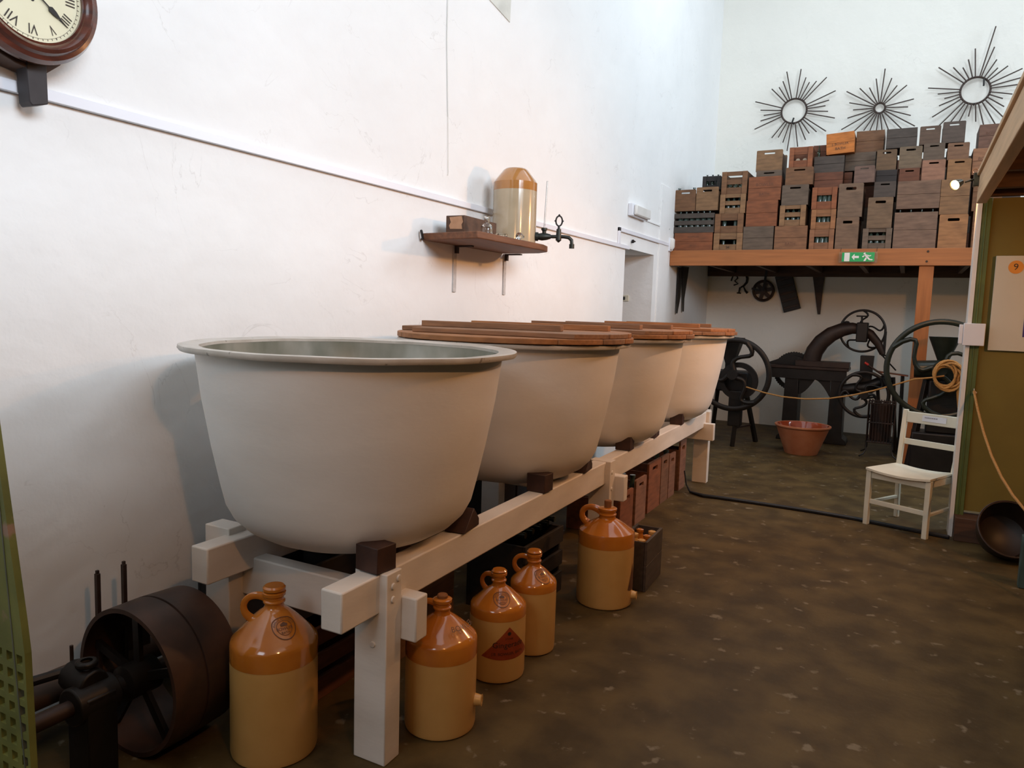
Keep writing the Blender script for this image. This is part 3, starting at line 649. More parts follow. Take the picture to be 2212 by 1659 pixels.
# ------------------------------------------------------------------ bottle crates
CW = {}
def cw(c):
    if c not in CW: CW[c] = wood('crate_wood_' + str(len(CW)), c, .55, (2, 8, 10), .7)
    return CW[c]
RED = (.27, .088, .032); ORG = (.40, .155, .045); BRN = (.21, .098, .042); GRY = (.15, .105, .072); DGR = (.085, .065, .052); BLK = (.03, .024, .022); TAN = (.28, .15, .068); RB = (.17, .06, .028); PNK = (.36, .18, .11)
def crate(w_, d_, h_, kind, col, label, loc_, rotz=0, group='bottle crates stacked on the loft', text=None, tint=None, hollow=True, tilt=0):
    """front face at y=0 looking to -y"""
    t = thing('bottle_crate', label, 'crate', loc_, rotz, group); th = .016
    if tilt: t.rotation_euler.y = tilt
    W = cw(col); x = w_ / 2; g = .0015
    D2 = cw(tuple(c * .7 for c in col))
    if kind == 'handle':
        hz1 = h_ - max(.022, h_ * .11); hz0 = hz1 - max(.016, h_ * .085); hw = w_ * .19
        fr = lambda y0: MB().prism([(-x, 0), (x, 0), (x, hz0), (-x, hz0)], y0, y0 + th, lambda a, b, d: Vector((a, d, b))) \
            .prism([(-x, hz0), (-hw, hz0), (-hw - .006, (hz0 + hz1) / 2), (-hw, hz1), (-x, hz1)], y0, y0 + th, lambda a, b, d: Vector((a, d, b))) \
            .prism([(x, hz0), (x, hz1), (hw, hz1), (hw + .006, (hz0 + hz1) / 2), (hw, hz0)], y0, y0 + th, lambda a, b, d: Vector((a, d, b))) \
            .prism([(-x, hz1), (x, hz1), (x, h_ - .008), (x - .008, h_), (-x + .008, h_), (-x, h_ - .008)], y0, y0 + th, lambda a, b, d: Vector((a, d, b)))
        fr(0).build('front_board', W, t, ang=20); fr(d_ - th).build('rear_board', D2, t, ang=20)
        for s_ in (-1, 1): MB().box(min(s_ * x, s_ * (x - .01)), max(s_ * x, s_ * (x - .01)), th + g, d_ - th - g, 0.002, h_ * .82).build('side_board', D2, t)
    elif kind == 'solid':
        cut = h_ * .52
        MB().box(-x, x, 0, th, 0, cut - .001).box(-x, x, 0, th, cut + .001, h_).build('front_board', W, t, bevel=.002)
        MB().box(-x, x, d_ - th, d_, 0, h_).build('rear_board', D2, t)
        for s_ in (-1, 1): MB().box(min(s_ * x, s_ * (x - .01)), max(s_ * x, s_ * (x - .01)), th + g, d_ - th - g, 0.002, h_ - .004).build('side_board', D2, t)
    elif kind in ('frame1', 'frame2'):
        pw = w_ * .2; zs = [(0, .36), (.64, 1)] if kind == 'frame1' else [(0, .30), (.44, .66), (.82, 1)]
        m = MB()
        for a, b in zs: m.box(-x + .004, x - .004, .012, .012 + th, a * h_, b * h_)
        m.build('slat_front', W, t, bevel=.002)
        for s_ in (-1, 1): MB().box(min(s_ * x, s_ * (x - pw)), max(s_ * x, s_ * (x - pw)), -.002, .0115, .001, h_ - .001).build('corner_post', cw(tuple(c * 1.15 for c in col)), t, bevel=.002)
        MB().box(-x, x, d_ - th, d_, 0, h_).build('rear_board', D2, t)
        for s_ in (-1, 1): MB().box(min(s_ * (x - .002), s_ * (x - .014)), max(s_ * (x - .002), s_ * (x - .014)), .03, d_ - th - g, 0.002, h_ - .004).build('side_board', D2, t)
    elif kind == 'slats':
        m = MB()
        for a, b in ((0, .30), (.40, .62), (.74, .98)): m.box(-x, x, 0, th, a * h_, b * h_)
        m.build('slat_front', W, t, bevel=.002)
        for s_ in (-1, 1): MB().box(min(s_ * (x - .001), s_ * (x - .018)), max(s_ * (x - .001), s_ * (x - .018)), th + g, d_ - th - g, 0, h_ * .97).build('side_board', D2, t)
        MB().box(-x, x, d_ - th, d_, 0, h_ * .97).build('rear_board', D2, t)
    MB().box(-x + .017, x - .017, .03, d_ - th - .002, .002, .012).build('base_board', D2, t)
    if text:
        for s_, fz, sz in text:
            text_mb(s_, sz, lambda a, b, fz=fz: Vector((a, -.0012, fz * h_ + b))).build('stencil', M_ink2 if tint is None else tint, t, smooth=False)
    return t
bottle_src = {}
def bottle(kind, M, loc_, mt, label, group, scale=1.0):
    if (kind, mt.name) not in bottle_src:
        pr = [(0, 0), (.028, 0), (.030, .01), (.030, .13), (.022, .165), (.012, .19), (.011, .225), (.015, .227), (.015, .24), (0, .24)]
        if kind == 'short': pr = [(0, 0), (.026, 0), (.028, .01), (.028, .10), (.02, .13), (.012, .145), (.012, .17), (.015, .172), (.015, .182), (0, .182)]
        if kind == 'stone': pr = [(0, 0), (.034, 0), (.036, .01), (.036, .13), (.030, .16), (.017, .185), (.014, .20), (.018, .203), (.018, .215), (.010, .218), (0, .214)]
        me = MB().lathe(pr, 18).build('bottle', mt); bottle_src[(kind, mt.name)] = me.data; bpy.data.objects.remove(me)
    o = bpy.data.objects.new('bottle', bottle_src[(kind, mt.name)]); COL.objects.link(o)
    o.matrix_world = Matrix.Translation(loc_) @ M @ Matrix.Scale(scale, 4); tag(o, label, 'bottle', group); return o
I4 = Matrix.Identity(4)
# each entry: name, photo x0, x1, top y, setback from the front row, kind, colour, label, extras
YF0 = 9.16
TOPS = {}
def stack(key, x0, x1, ytop, back, kind, col, label, under=None, z0=None, rot=0, text=None, depth=.42, gap=0, tint=None, tilt=0, hmax=None):
    Y = YF0 + back; yc = ytop
    a = on(x0, yc, 1, Y); c = on(x1, yc, 1, Y)
    if z0 is None: z0 = LZ if under is None else max(TOPS[u] for u in under)
    z0 += .0015 + gap
    zt_ = on((x0 + x1) / 2, ytop, 1, Y).z
    h_ = zt_ - z0
    if hmax: h_ = min(h_, hmax)
    # foot of the crate decides its place: verticals lean a little in the photo
    yb = EYE.z
    bx0 = on(x0, ytop, 1, Y).x; bx1 = on(x1, ytop, 1, Y).x
    w_ = bx1 - bx0 - .004
    depth = min(depth, YB - .03 - Y)
    t = crate(w_, depth, h_, kind, col, label, ((bx0 + bx1) / 2, Y, z0), rot, text=text, tint=tint, tilt=tilt)
    TOPS[key] = z0 + h_; CR[key] = (t, (bx0 + bx1) / 2, Y, z0, w_, h_, depth)
    return t
CR = {}
G = 'bottle crates stacked on the loft'
S = stack
S('A1', 1457, 1540, 503, 0, 'solid', RED, 'reddish wide crate at the far left on the loft floor', text=[('BOWLER', .78, .035), ('BATH', .30, .03)])
S('A2', 1456, 1544, 460, 0, 'slats', DGR, 'dark slatted crate with bottle glints, on far left crate', ['A1'])
S('A3', 1459, 1504, 410, 0, 'handle', BRN, 'dark brown small crate, left of two on the slatted crate', ['A2'], gap=.025)
S('A4', 1505, 1553, 404, 0, 'handle', TAN, 'lighter brown small crate, right of two on the slatted crate', ['A2'], gap=.025)
S('A5', 1518, 1558, 380, .22, 'frame1', BLK, 'black crate of dark bottles behind the left end crates', ['A4'], depth=.3)
S('B1', 1542, 1605, 503, 0, 'frame1', TAN, 'pale framed crate numbered 34 on the loft floor', text=[('34', .18, .045)], tint=M_ink)
S('B2', 1545, 1607, 461, 0, 'frame1', BRN, 'framed crate with one slot above the crate numbered 34', ['B1'])
S('B3', 1556, 1612, 419, .02, 'frame2', ORG and TAN, 'framed crate with two dark slots, third up from 34', ['B2'])
S('B4', 1560, 1616, 370, .04, 'frame2', BRN, 'topmost framed crate of green bottles above the double slotted one', ['B3'])
S('C1', 1606, 1672, 489, 0, 'solid', GRY, 'plain grey brown crate on loft floor right of number 34')
S('C2', 1613, 1681, 433, .01, 'solid', RED, 'plain red crate between grey crate and lettered red crate', ['C1'])
S('C3', 1618, 1689, 381, .02, 'solid', RED, 'red crate with faint BOWLER BATH lettering, third of its stack', ['C2'], text=[('BOWLER', .66, .05), ('BATH', .26, .045)])
S('C4', 1634, 1690, 368, .10, 'handle', GRY, 'grey crate with handle slot peeping over the red lettered crate', ['C3'], gap=0, depth=.38)
S('C5', 1635, 1692, 324, .16, 'handle', TAN, 'tan crate whose handle hole shows white wall, alone on top', ['C4'], depth=.36)
S('D1', 1674, 1745, 488, 0, 'solid', (.26, .12, .055), 'brown crate with dark stencil near its foot, on loft floor', text=[('BATH', .25, .045)])
S('D2', 1685, 1742, 443, 0, 'frame2', TAN, 'framed crate with two slots above the stencilled brown crate', ['D1'])
S('D3', 1690, 1748, 399, .01, 'handle', GRY, 'grey crate with small handle above the two slotted frame', ['D2'])
S('D4', 1698, 1758, 361, .03, 'handle', BRN, 'brown crate with long dark handle under a framed top crate', ['D3'])
S('D5', 1706, 1757, 317, .07, 'frame1', RED, 'reddish framed crate topping the fourth stack from left', ['D4'])
S('E1', 1749, 1803, 495, 0, 'frame1', (.27, .12, .055), 'lowest of three narrow framed crates in one column')
S('E2', 1753, 1807, 452, 0, 'frame1', (.32, .14, .055), 'middle of three narrow framed crates in one column', ['E1'])
S('E3', 1755, 1810, 404, 0, 'frame1', RED, 'topmost of three narrow framed crates in one column', ['E2'])
S('E4', 1760, 1822, 372, .12, 'solid', RB, 'dark red crate end behind and above the narrow framed column', ['E3'])
S('E5', 1759, 1825, 337, .14, 'solid', DGR, 'dark grey crate under the bright orange lettered crate', ['E4'])
S('D6', 1757, 1786, 314, .32, 'solid', RB, 'half hidden brown crate left of the bright orange crate', ['E5'], depth=.22)
S('E6', 1788, 1849, 286, .15, 'solid', (.62, .20, .035), 'bright orange tilted crate lettered BOWLER BATH on top', ['E5'], text=[('J. BOWLER', .46, .036), ('BATH', .24, .042)], tint=M_ink, tilt=R(-3.5), gap=.022)
S('F1', 1807, 1857, 469, 0, 'handle', (.21, .125, .075), 'tall crate with curved handle hole on loft floor below its twin')
S('F2', 1813, 1867, 396, .0, 'handle', (.20, .125, .078), 'tall round shouldered crate with handle, upper of two twins', ['F1'])
S('F3', 1846, 1891, 358, .0, 'handle', (.20, .12, .09), 'small turned crate with glint in handle above the tall twins', ['F2'], rot=R(-8), depth=.24)
S('F3b', 1824, 1842, 372, .26, 'solid', RB, 'dark red crate half hidden behind the small turned crate', ['F2'], depth=.3)
S('F4', 1827, 1893, 329, .27, 'solid', GRY, 'plain grey brown crate behind and above the small turned crate', ['F3b', 'F3'])
S('F5', 1851, 1912, 282, .30, 'solid', (.21, .10, .045), 'plain brown crate on top, between orange and dark grey crates', ['F4'])
S('G1', 1864, 1928, 493, 0, 'frame2', GRY, 'grey framed crate with two slots on loft floor by wide crates')
S('G2', 1876, 1931, 426, 0, 'handle', (.20, .125, .07), 'tall tan crate with small handle above grey framed crate', ['G1'])
S('G3', 1889, 1937, 392, .02, 'handle', DGR, 'small dark brown handled crate beneath the black crate', ['G2'])
S('G4', 1893, 1939, 367, .05, 'solid', BLK, 'near black crate with faint ring mark, middle of its stack', ['G3'])
S('G5', 1895, 1939, 323, .07, 'handle', (.17, .10, .05), 'brown crate with pale top rail above the black crate', ['G4'])
S('H1', 1933, 2027, 458, 0, 'solid', (.22, .135, .09), 'very wide crate on loft floor, lower of two alike')
S('H2', 1940, 2034, 390, .0, 'solid', (.21, .125, .08), 'very wide crate with bottles showing beneath, upper of two alike', ['H1'], gap=.035)
S('H3', 1943, 1988, 363, .04, 'handle', RB, 'low red brown crate on left half of the upper wide crate', ['H2'])
S('H4', 1944, 1994, 316, .07, 'handle', (.20, .14, .085), 'grey tan crate with handle above the low red brown crate', ['H3'])
S('I4', 1993, 2044, 345, .03, 'handle', PNK, 'pinkish crate on right half of the upper wide crate', ['H2'])
S('I5', 1996, 2043, 309, .08, 'handle', GRY, 'grey handled crate directly above the pinkish crate', ['I4'])
S('G6', 1916, 1983, 277, .12, 'solid', DGR, 'dark grey blank crate topping the stack right of plain brown one', ['G5', 'H4'])
S('H5', 1988, 2034, 272, .13, 'handle', (.14, .085, .055), 'brown top crate with green bottles in its handle hole', ['I5', 'H4'])
S('I1', 2030, 2093, 463, 0, 'handle', (.40, .19, .075), 'honey orange crate with black handle slot by partition edge')
S('I2', 2034, 2098, 387, .0, 'solid', TAN, 'tan crate behind the lit spotlight', ['I1'])
S('I3', 2048, 2100, 343, .03, 'handle', (.34, .17, .07), 'orange brown crate with green glass in handle above the spotlight', ['I2'])
S('I6', 2048, 2096, 308, .07, 'handle', (.25, .13, .07), 'brown crate with dark handle, second from top near partition', ['I3'])
S('H6', 2038, 2088, 262, .12, 'handle', (.12, .085, .065), 'grey topmost crate whose handle hole shows white wall', ['I6', 'I5'], depth=.3)
S('J3', 2103, 2170, 455, 0, 'solid', BRN, 'brown crate mostly hidden behind partition edge, lowest')
S('J4', 2105, 2170, 375, .02, 'solid', BRN, 'brown crate mostly hidden behind partition edge, second up', ['J3'])
S('J2', 2103, 2172, 319, .06, 'solid', (.36, .17, .085), 'orange brown lettered crate behind the mezzanine beam', ['J4'], text=[('BOWLER', .6, .045)])
S('J1', 2117, 2186, 267, .10, 'solid', (.20, .10, .065), 'brown lettered crate on top at the right end', ['J2'], text=[('BOWLER', .62, .04), ('BATH', .3, .04)])
# the darker row standing behind the front stacks
for i in range(8):
    xa_ = -2.50 + i * .44; top = (2.86, 3.02, 3.15, 3.25, 3.40, 3.45, 3.50, 3.30)[i]; z_ = LZ + .0015; k = 0
    while z_ < top - .1:
        hh_ = min((.27, .31, .25, .29)[(i + k) % 4], top - z_)
        crate(.425, .38, hh_ - .002, 'solid', (DGR, GRY, RB, DGR)[(i * 3 + k) % 4], 'dim crate in the rear row glimpsed through gaps between front stacks', (xa_ + .2, 10.06, z_), group='crates in the rear row on the loft')
        z_ += hh_; k += 1
# bottles that show in the crates
def inside(key, n, z, mt, label, kind='bottle', y=.05, sc=.8, rng=.36, lay=False):
    t, x, Y, z0, w_, h_, d_ = CR[key]
    grp = label.replace('bottle top', 'bottle tops', 1) if 'bottle top' in label else label.replace('bottle', 'bottles', 1)
    ordn = {1: [''], 2: ['left ', 'right '], 3: ['left ', 'middle ', 'right '], 4: ['leftmost ', 'second ', 'third ', 'rightmost '], 6: ['leftmost ', 'second ', 'third ', 'fourth ', 'fifth ', 'rightmost ']}[n]
    for k in range(n):
        xx = x - w_ * rng + (2 * w_ * rng) * (k / (n - 1) if n > 1 else .5)
        if lay: bottle(kind, Matrix.Rotation(-PI / 2, 4, 'X'), (xx, Y + y, z0 + z), mt, ordn[k] + label, grp, sc)
        else: bottle(kind, I4, (xx, Y + y, z0 + z), mt, ordn[k] + label, grp, sc)
hA = CR['A2'][5]
inside('A2', 6, .014, M_lglass, 'pale glass bottle standing inside the dark slatted crate', y=.056, sc=hA / .225)
inside('A3', 2, .014, M_lglass, 'clear bottle standing in the small dark brown crate', y=.055, sc=1.06 * CR['A3'][5] / .24)
inside('A4', 2, .014, M_lglass, 'clear bottle standing in the small lighter brown crate', y=.055, sc=.92 * CR['A4'][5] / .24)
inside('B4', 3, CR['B4'][5] * .42, M_gglass, 'green bottle lying in the topmost framed crate', y=.06, sc=.9, rng=.22, lay=True)
inside('B3', 3, .014, M_lglass, 'bottle standing inside the framed crate with double slots', y=.07, sc=CR['B3'][5] / .26, rng=.22)
inside('B1', 2, .014, M_dglass, 'dark bottle inside the pale framed crate numbered 34', y=.07, sc=CR['B1'][5] / .26, rng=.2)
inside('B2', 2, .014, M_lglass, 'bottle inside the one slot crate over number 34', y=.07, sc=CR['B2'][5] / .26, rng=.2)
inside('A5', 3, .014, M_dglass, 'dark bottle poking out of the black crate', y=.05, sc=CR['A5'][5] / .23, rng=.3)
inside('D2', 3, .014, M_lglass, 'bottle inside framed crate above the stencilled brown crate', y=.07, sc=CR['D2'][5] / .26, rng=.22)
inside('D5', 2, CR['D5'][5] * .40, M_cream2, 'pale bottle in the reddish framed top crate', y=.06, sc=.8, rng=.15, lay=True)
for k_, nme in (('E1', 'lowest'), ('E2', 'middle'), ('E3', 'topmost')):
    inside(k_, 3, .014, M_lglass, 'bottle inside the %s narrow framed crate' % nme, y=.065, sc=CR[k_][5] / .26, rng=.2)
inside('G1', 3, .014, M_lglass, 'bottle inside the grey framed crate with two slots', y=.07, sc=CR['G1'][5] / .26, rng=.22)
inside('H1', 4, CR['H1'][5] - .125, M_lglass, 'bottle top showing between the two very wide crates', y=.055, sc=.66, rng=.38)
inside('D6', 1, .03, M_gglass, 'green bottle beside the half hidden brown crate', y=-.045, sc=.5, rng=.2)
for (x_, y_, z_, h_) in ((-2.02, 2.22, .303, .20), (-2.42, 3.05, .001, .61), (-2.42, 3.52, .001, .59), (-2.42, 4.45, .001, .61), (-2.42, 4.92, .001, .59), (-2.42, 5.40, .001, .61)):  # the tall black wall crates are added, standing in for shade under the tubs
    crate(.44, .2 if z_ < .1 else .32, h_, 'solid', BLK, {2.22: 'black crate on the shadowed crate behind near trestle leg', 3.05: 'added black crate in place of shade at the wall under the second tub', 3.52: 'added black crate in place of shade just short of the middle leg', 4.45: 'added black crate in place of shade just past the middle leg', 4.92: 'added black crate in place of shade at the wall under the third tub', 5.40: 'added black crate in place of shade between third and farthest tubs'}[y_], (x_, y_, z_), R(90), 'bottle crates under the trestle')
# things on the floor under the trestle: crate ends face the aisle
def ucrate(x, y0, y1, h_, kind, col, label, depth=.42):
    return crate(y1 - y0, depth, h_, kind, col, label, (x, (y0 + y1) / 2, .001), R(90), 'bottle crates under the trestle')
U = [(-1.66, 4.78, 5.06, .295, RED, 'reddish crate just beyond the middle trestle leg'),
     (-1.66, 5.11, 5.36, .335, (.30, .14, .08), 'pale brown crate with clear bottles beyond middle leg'),
     (-1.68, 5.47, 5.79, .395, RED, 'tall red brown crate, first of three joined beneath third tub'),
     (-1.68, 5.80, 6.02, .395, (.22, .10, .05), 'tall brown crate, middle of three joined beneath third tub'),
     (-1.68, 6.03, 6.22, .375, (.26, .12, .07), 'brown crate with bottle necks, last of three joined'),
     (-1.68, 6.36, 6.56, .44, (.28, .13, .08), 'tallest crate under the trestle close to the far leg')]
for i, (x, y0, y1, h_, c, l) in enumerate(U): ucrate(x, y0 + .004, y1 - .004, h_, 'handle', c, l, .40)
for i in range(3):
    bottle('bottle', I4, (-1.72 - .075 * i, 5.20, .014), M_lglass, ('front', 'middle', 'back')[i] + ' clear bottle standing in the pale brown crate under trestle', 'clear bottles under the trestle', 1.42)
for i in range(3):
    bottle('bottle', I4, (-1.74 - .075 * i, 6.12, .014), M_lglass, ('front', 'middle', 'back')[i] + ' clear bottle in the last of the joined crates', 'bottles in the joined crates', 1.6)
tag(MB().box(-2.10, -1.72, 6.30, 6.62, .444, .49).build('white_board_offcut', M_white, bevel=.003), 'white painted board lying on top of tallest crate under trestle', 'board')
# dark crate of lying bottles behind the jugs
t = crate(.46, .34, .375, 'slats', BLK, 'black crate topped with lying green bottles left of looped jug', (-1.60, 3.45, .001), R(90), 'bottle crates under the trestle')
for i in range(5):
    bottle('bottle', Matrix.Rotation(PI / 2, 4, 'Y') @ Matrix.Rotation(R(90), 4, 'Z'), (-1.88, 3.27 + i * .088, .411), M_dglass, ('nearest', 'second', 'middle', 'fourth', 'farthest')[i] + ' dark green bottle lying on the black crate', 'bottles lying on the black crate', 1.05)
# small crate of stoneware bottles
t = crate(.33, .16, .285, 'solid', DGR, 'small dark crate of stoneware bottles beyond looped jug', (-1.19, 4.06, .001), R(90 + 2), 'bottle crates under the trestle')
for i in range(2):
    for j in range(3):
        bottle('stone', I4, (-1.238 - i * .074, 3.955 + j * .098, .014), M_ochre if (i + j) % 2 else M_cream, ('near ', 'middle ', 'far ')[j] + ('aisle side ', 'wall side ')[i] + 'stoneware bottle in the small dark crate', 'stoneware bottles in the small crate', 1.22)
# crates in the dark behind the front jugs
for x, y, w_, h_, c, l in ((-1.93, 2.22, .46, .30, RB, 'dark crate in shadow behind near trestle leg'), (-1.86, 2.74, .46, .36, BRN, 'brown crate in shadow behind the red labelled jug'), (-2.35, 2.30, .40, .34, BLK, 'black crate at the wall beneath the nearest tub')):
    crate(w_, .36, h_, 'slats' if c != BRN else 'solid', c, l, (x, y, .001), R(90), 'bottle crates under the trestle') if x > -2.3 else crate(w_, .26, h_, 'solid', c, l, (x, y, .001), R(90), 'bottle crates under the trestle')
# ------------------------------------------------------------------ sunburst rod displays on the back wall
def burst(cx, cy, rr, ends, label, clip=None, clip2=None, zc=True):
    Y = YB - .07
    def pt(a, b): return on(1600 + a * .2767, 40 + b * .2767, 1, Y)
    c = pt(cx, cy); rx = (pt(cx + rr, cy) - c).length
    t = thing('sunburst_ornament', label, 'ornament', (c.x, YB, c.z), 0, 'iron sunbursts on the back wall')
    dy = -.07
    MB().tube([(rx * math.cos(k * PI / 24), dy + .015, rx * math.sin(k * PI / 24)) for k in range(48)], .013, 8, closed=True).build('ring', M_rod, t)
    for a, b in ends:
        p = pt(a, b) - c; L = math.hypot(p.x, p.z); ux, uz = p.x / L, p.z / L
        MB().tube([(ux * rx * .98, dy, uz * rx * .98), (p.x, dy, p.z)], .0075, 6).build('rod', M_rod, t)
    MB().tube([(0, dy, -rx), (0, -.0005, -rx)], .008, 6).build('fixing', M_iron, t)
    if clip:
        q0, q1 = pt(*clip[0]) - c, pt(*clip[1]) - c
        MB().bar((q0.x, dy, q0.z), (q1.x, dy, q1.z), .03 if clip2 else .018, .02).build('clip', M_iron, t, bevel=.002)
def P2(l): return [((x - 1600) / .2767, (y - 40) / .2767) for x, y in l]
burst(415, 720, 98, [(360, 415), (472, 395), (510, 460), (537, 497), (592, 488), (672, 458), (742, 563), (690, 637), (662, 681), (682, 725), (735, 777), (666, 880), (592, 885), (535, 897), (108, 865), (155, 800), (180, 757), (155, 716), (115, 650), (243, 550), (300, 537), (330, 490)] + P2([(1723, 317), (1700, 326), (1691, 308), (1681, 297), (1667, 298), (1740, 302)]),
      'left iron sunburst with wide ring on the back wall', ((415, 775), (400, 815)))
burst(1085, 697, 42, [(1128, 392), (1180, 465), (1222, 522), (1298, 520), (1352, 628), (1307, 690), (1328, 757), (1360, 840), (1265, 870), (1160, 885), (1105, 890), (1055, 900), (1000, 895), (960, 875), (885, 880), (785, 868), (833, 778), (877, 714), (848, 658), (827, 570), (930, 545), (1005, 540), (1058, 470)],
      'middle iron sunburst with the smallest ring')
burst(1832, 560, 118, [(1993, 60), (1982, 222), (2000, 320), (2008, 385), (2087, 370), (2200, 390), (2250, 445), (2245, 505), (2122, 590), (2047, 625), (2057, 688), (2065, 785), (1990, 830), (1898, 840), (1835, 805), (1778, 765), (1700, 815), (1630, 820), (1550, 835), (1495, 770), (1548, 682), (1590, 625), (1538, 590), (1463, 543), (1545, 382), (1660, 382), (1735, 383), (1778, 320), (1832, 235)],
      'right and largest iron sunburst with one long ray', ((1900, 470), (1897, 525)), True)

# ------------------------------------------------------------------ tools hanging under the loft
def blade(name, pts, Y, label, cat, mt=M_iron, group=None, th=.006, axis=1):
    W_ = [on(a, b, axis, Y) for a, b in pts]; c = W_[0]
    o = MB().prism([(p[0 if axis == 1 else 1] - c[0 if axis == 1 else 1], p.z - c.z) for p in W_], -th / 2, th / 2, (lambda a, b, d: Vector((a, d, b))) if axis == 1 else (lambda a, b, d: Vector((d, a, b)))).build(name, mt, loc=tuple(c))
    return tag(o, label, cat, group)
blade('hand_saw', [(1466, 577), (1472, 579), (1470, 640), (1463, 677), (1461, 677), (1463, 640)], XL + .03, 'narrow long saw blade on the left wall, left one', 'saw', group='saws under the loft', axis=0)
blade('hand_saw', [(1474, 577), (1488, 577), (1485, 600), (1478, 645), (1477, 673), (1474.5, 673), (1475, 640)], XL + .03, 'wider long saw blade on the left wall, right one', 'saw', group='saws under the loft', axis=0)
blade('pit_saw', [(1755, 592), (1783, 590), (1778, 620), (1772, 679), (1766, 679), (1760, 630)], YB - .03, 'wide tapering saw blade hanging on back wall beneath beam', 'saw', M_iron2)
# grater like slab
c = on(1702, 632, 1, YB - .03)
t = thing('perforated_slab', 'tilted dark rectangular slab hanging beneath the loft', 'slab', (c.x, YB - .002, c.z)); t.rotation_euler.y = R(-17)
MB().box(-.115, .115, -.055, -.012, -.26, .26).build('plate', M_iron, t, bevel=.006)
for i in range(5):
    MB().box(-.10, .10, -.062, -.0555, -.22 + i * .10, -.19 + i * .10).build('ridge', M_iron2, t, bevel=.004)
# pulley block
c = on(1648, 628, 1, YB - .1)
t = thing('pulley_block', 'brown pierced pulley wheel hanging beneath the loft', 'pulley', (c.x, YB - .06, c.z)); rp = .135
m = MB(); XR_ = Matrix.Rotation(PI / 2, 4, 'X')
m.tube([(rp * math.cos(k * PI / 20), 0, rp * math.sin(k * PI / 20)) for k in range(40)], .02, 8, closed=True).build('rim', M_iron2, t)
MB().lathe([(0, -.02), (.04, -.02), (.04, .02), (0, .02)], 20, XR_).build('hub', M_iron2, t)
for k in range(6):
    a = R(60 * k + 15); MB().bar((.03 * math.cos(a), 0, .03 * math.sin(a)), (rp * math.cos(a), 0, rp * math.sin(a)), .05, .02, (0, 1, 0)).build('web', M_iron2, t)
MB().bar((0, -.02, 0), (.03, -.01, .30), .03, .012, (0, 1, 0)).bar((-.16, -.02, .03), (-.03, -.02, .0), .03, .012, (0, 1, 0)).build('strap', M_iron, t)
# curved brackets
c = on(1600, 610, 1, YB - .05)
t = thing('iron_cramp', 'twisted iron cramp with curly arms hanging beneath the loft', 'tool', (c.x, YB - .03, c.z))
MB().tube([(.02, 0, .14), (.06, 0, .12), (.085, 0, .06), (.08, 0, 0), (.04, 0, -.05), (0, 0, -.07)], [.01, .014, .018, .018, .014, .010], 8).build('arc_arm', M_iron, t)
MB().tube([(-.14, 0, .02), (-.12, 0, .09), (-.07, 0, .11), (-.05, 0, .06), (-.09, 0, .02), (-.04, 0, -.02), (-.10, 0, -.04)], .011, 8).build('curl', M_iron, t)
MB().tube([(-.01, 0, -.07), (-.02, 0, -.15)], .012, 8).tube([(-.05, 0, -.15), (.01, 0, -.155)], .009, 8).build('foot', M_iron, t)
MB().tube([(.04, 0, -.06), (.07, 0, -.12), (.10, 0, -.15)], [.008, .014, .018], 8).build('peg', M_iron, t)

# ------------------------------------------------------------------ machines under the loft
def s_spoke(r0, r1, a0, bend, rad, y=0):
    pts = []
    for i in range(13):
        u = i / 12; rr = r0 + (r1 - r0) * u; a = R(a0) + R(bend) * math.sin(u * 2 * PI) * (1 - .35 * u)
        pts.append((rr * math.cos(a), y, rr * math.sin(a)))
    return MB().tube(pts, [rad * (1.15 - .3 * math.sin(i / 12 * PI)) for i in range(13)], 8)
def flywheel(rw, rad, n, bend, mt, parent, c, a0=0, rot=None, hub=.06, flat=.7):
    M = Matrix.Translation(c) @ (rot or I4)
    MB().tube([(rw * math.cos(k * PI / 36), 0, rw * math.sin(k * PI / 36)) for k in range(72)], rad, 10, closed=True, flat=flat).xform(M).build('wheel_rim', mt, parent)
    for k in range(n):
        s_spoke(hub * .6, rw, a0 + 360 / n * k, bend, rad * .85).xform(M).build('wheel_spoke', mt, parent)
    MB().lathe([(0, -.05), (hub, -.05), (hub, .05), (0, .05)], 20, M @ XR_).build('wheel_hub', mt, parent)
# -- left machine with big wheel on a splayed stand
c = on(1586, 808, 1, 8.92)
t = thing('chaff_cutter', 'black wheel driven machine on splayed stand beside farthest tub', 'machine', (c.x, 8.95, 0)); z = c.z
flywheel(.405, .032, 3, 26, M_iron, t, (0, -.10, z), 70, hub=.06)
MB().lathe([(.16, -.03), (.22, -.03), (.22, .03), (.16, .03)], 36, Matrix.Translation((.05, .0, z - .08)) @ XR_).build('gear_wheel', M_iron, t)
MB().box(-.30, .14, .06, .42, z - .22, z + .02).build('gear_box', M_iron, t, bevel=.02)
MB().lathe([(.19, .40), (.17, .40), (.05, .10), (.05, 0), (.07, 0), (.07, .09), (.19, .40)], 4, Matrix.Translation((-.10, .2, z + .02)) @ Matrix.Rotation(R(45), 4, 'Z')).build('hopper', M_iron, t)
for a, b in (((.06, .02, z - .2), (.02, .0, 0)), ((.08, .3, z - .2), (.20, .52, 0)), ((-.28, .10, z - .2), (-.36, .0, 0)), ((-.26, .34, z - .2), (-.34, .5, 0))):
    MB().bar(a, b, .045, .045).build('stand_leg', M_iron, t, bevel=.004)
MB().bar((.02, .02, .22), (.14, .42, .22), .025, .02).build('stand_brace', M_iron2, t)
MB().box(-.05, .10, -.02, .10, z - .62, z - .2).build('column', M_iron, t, bevel=.01)
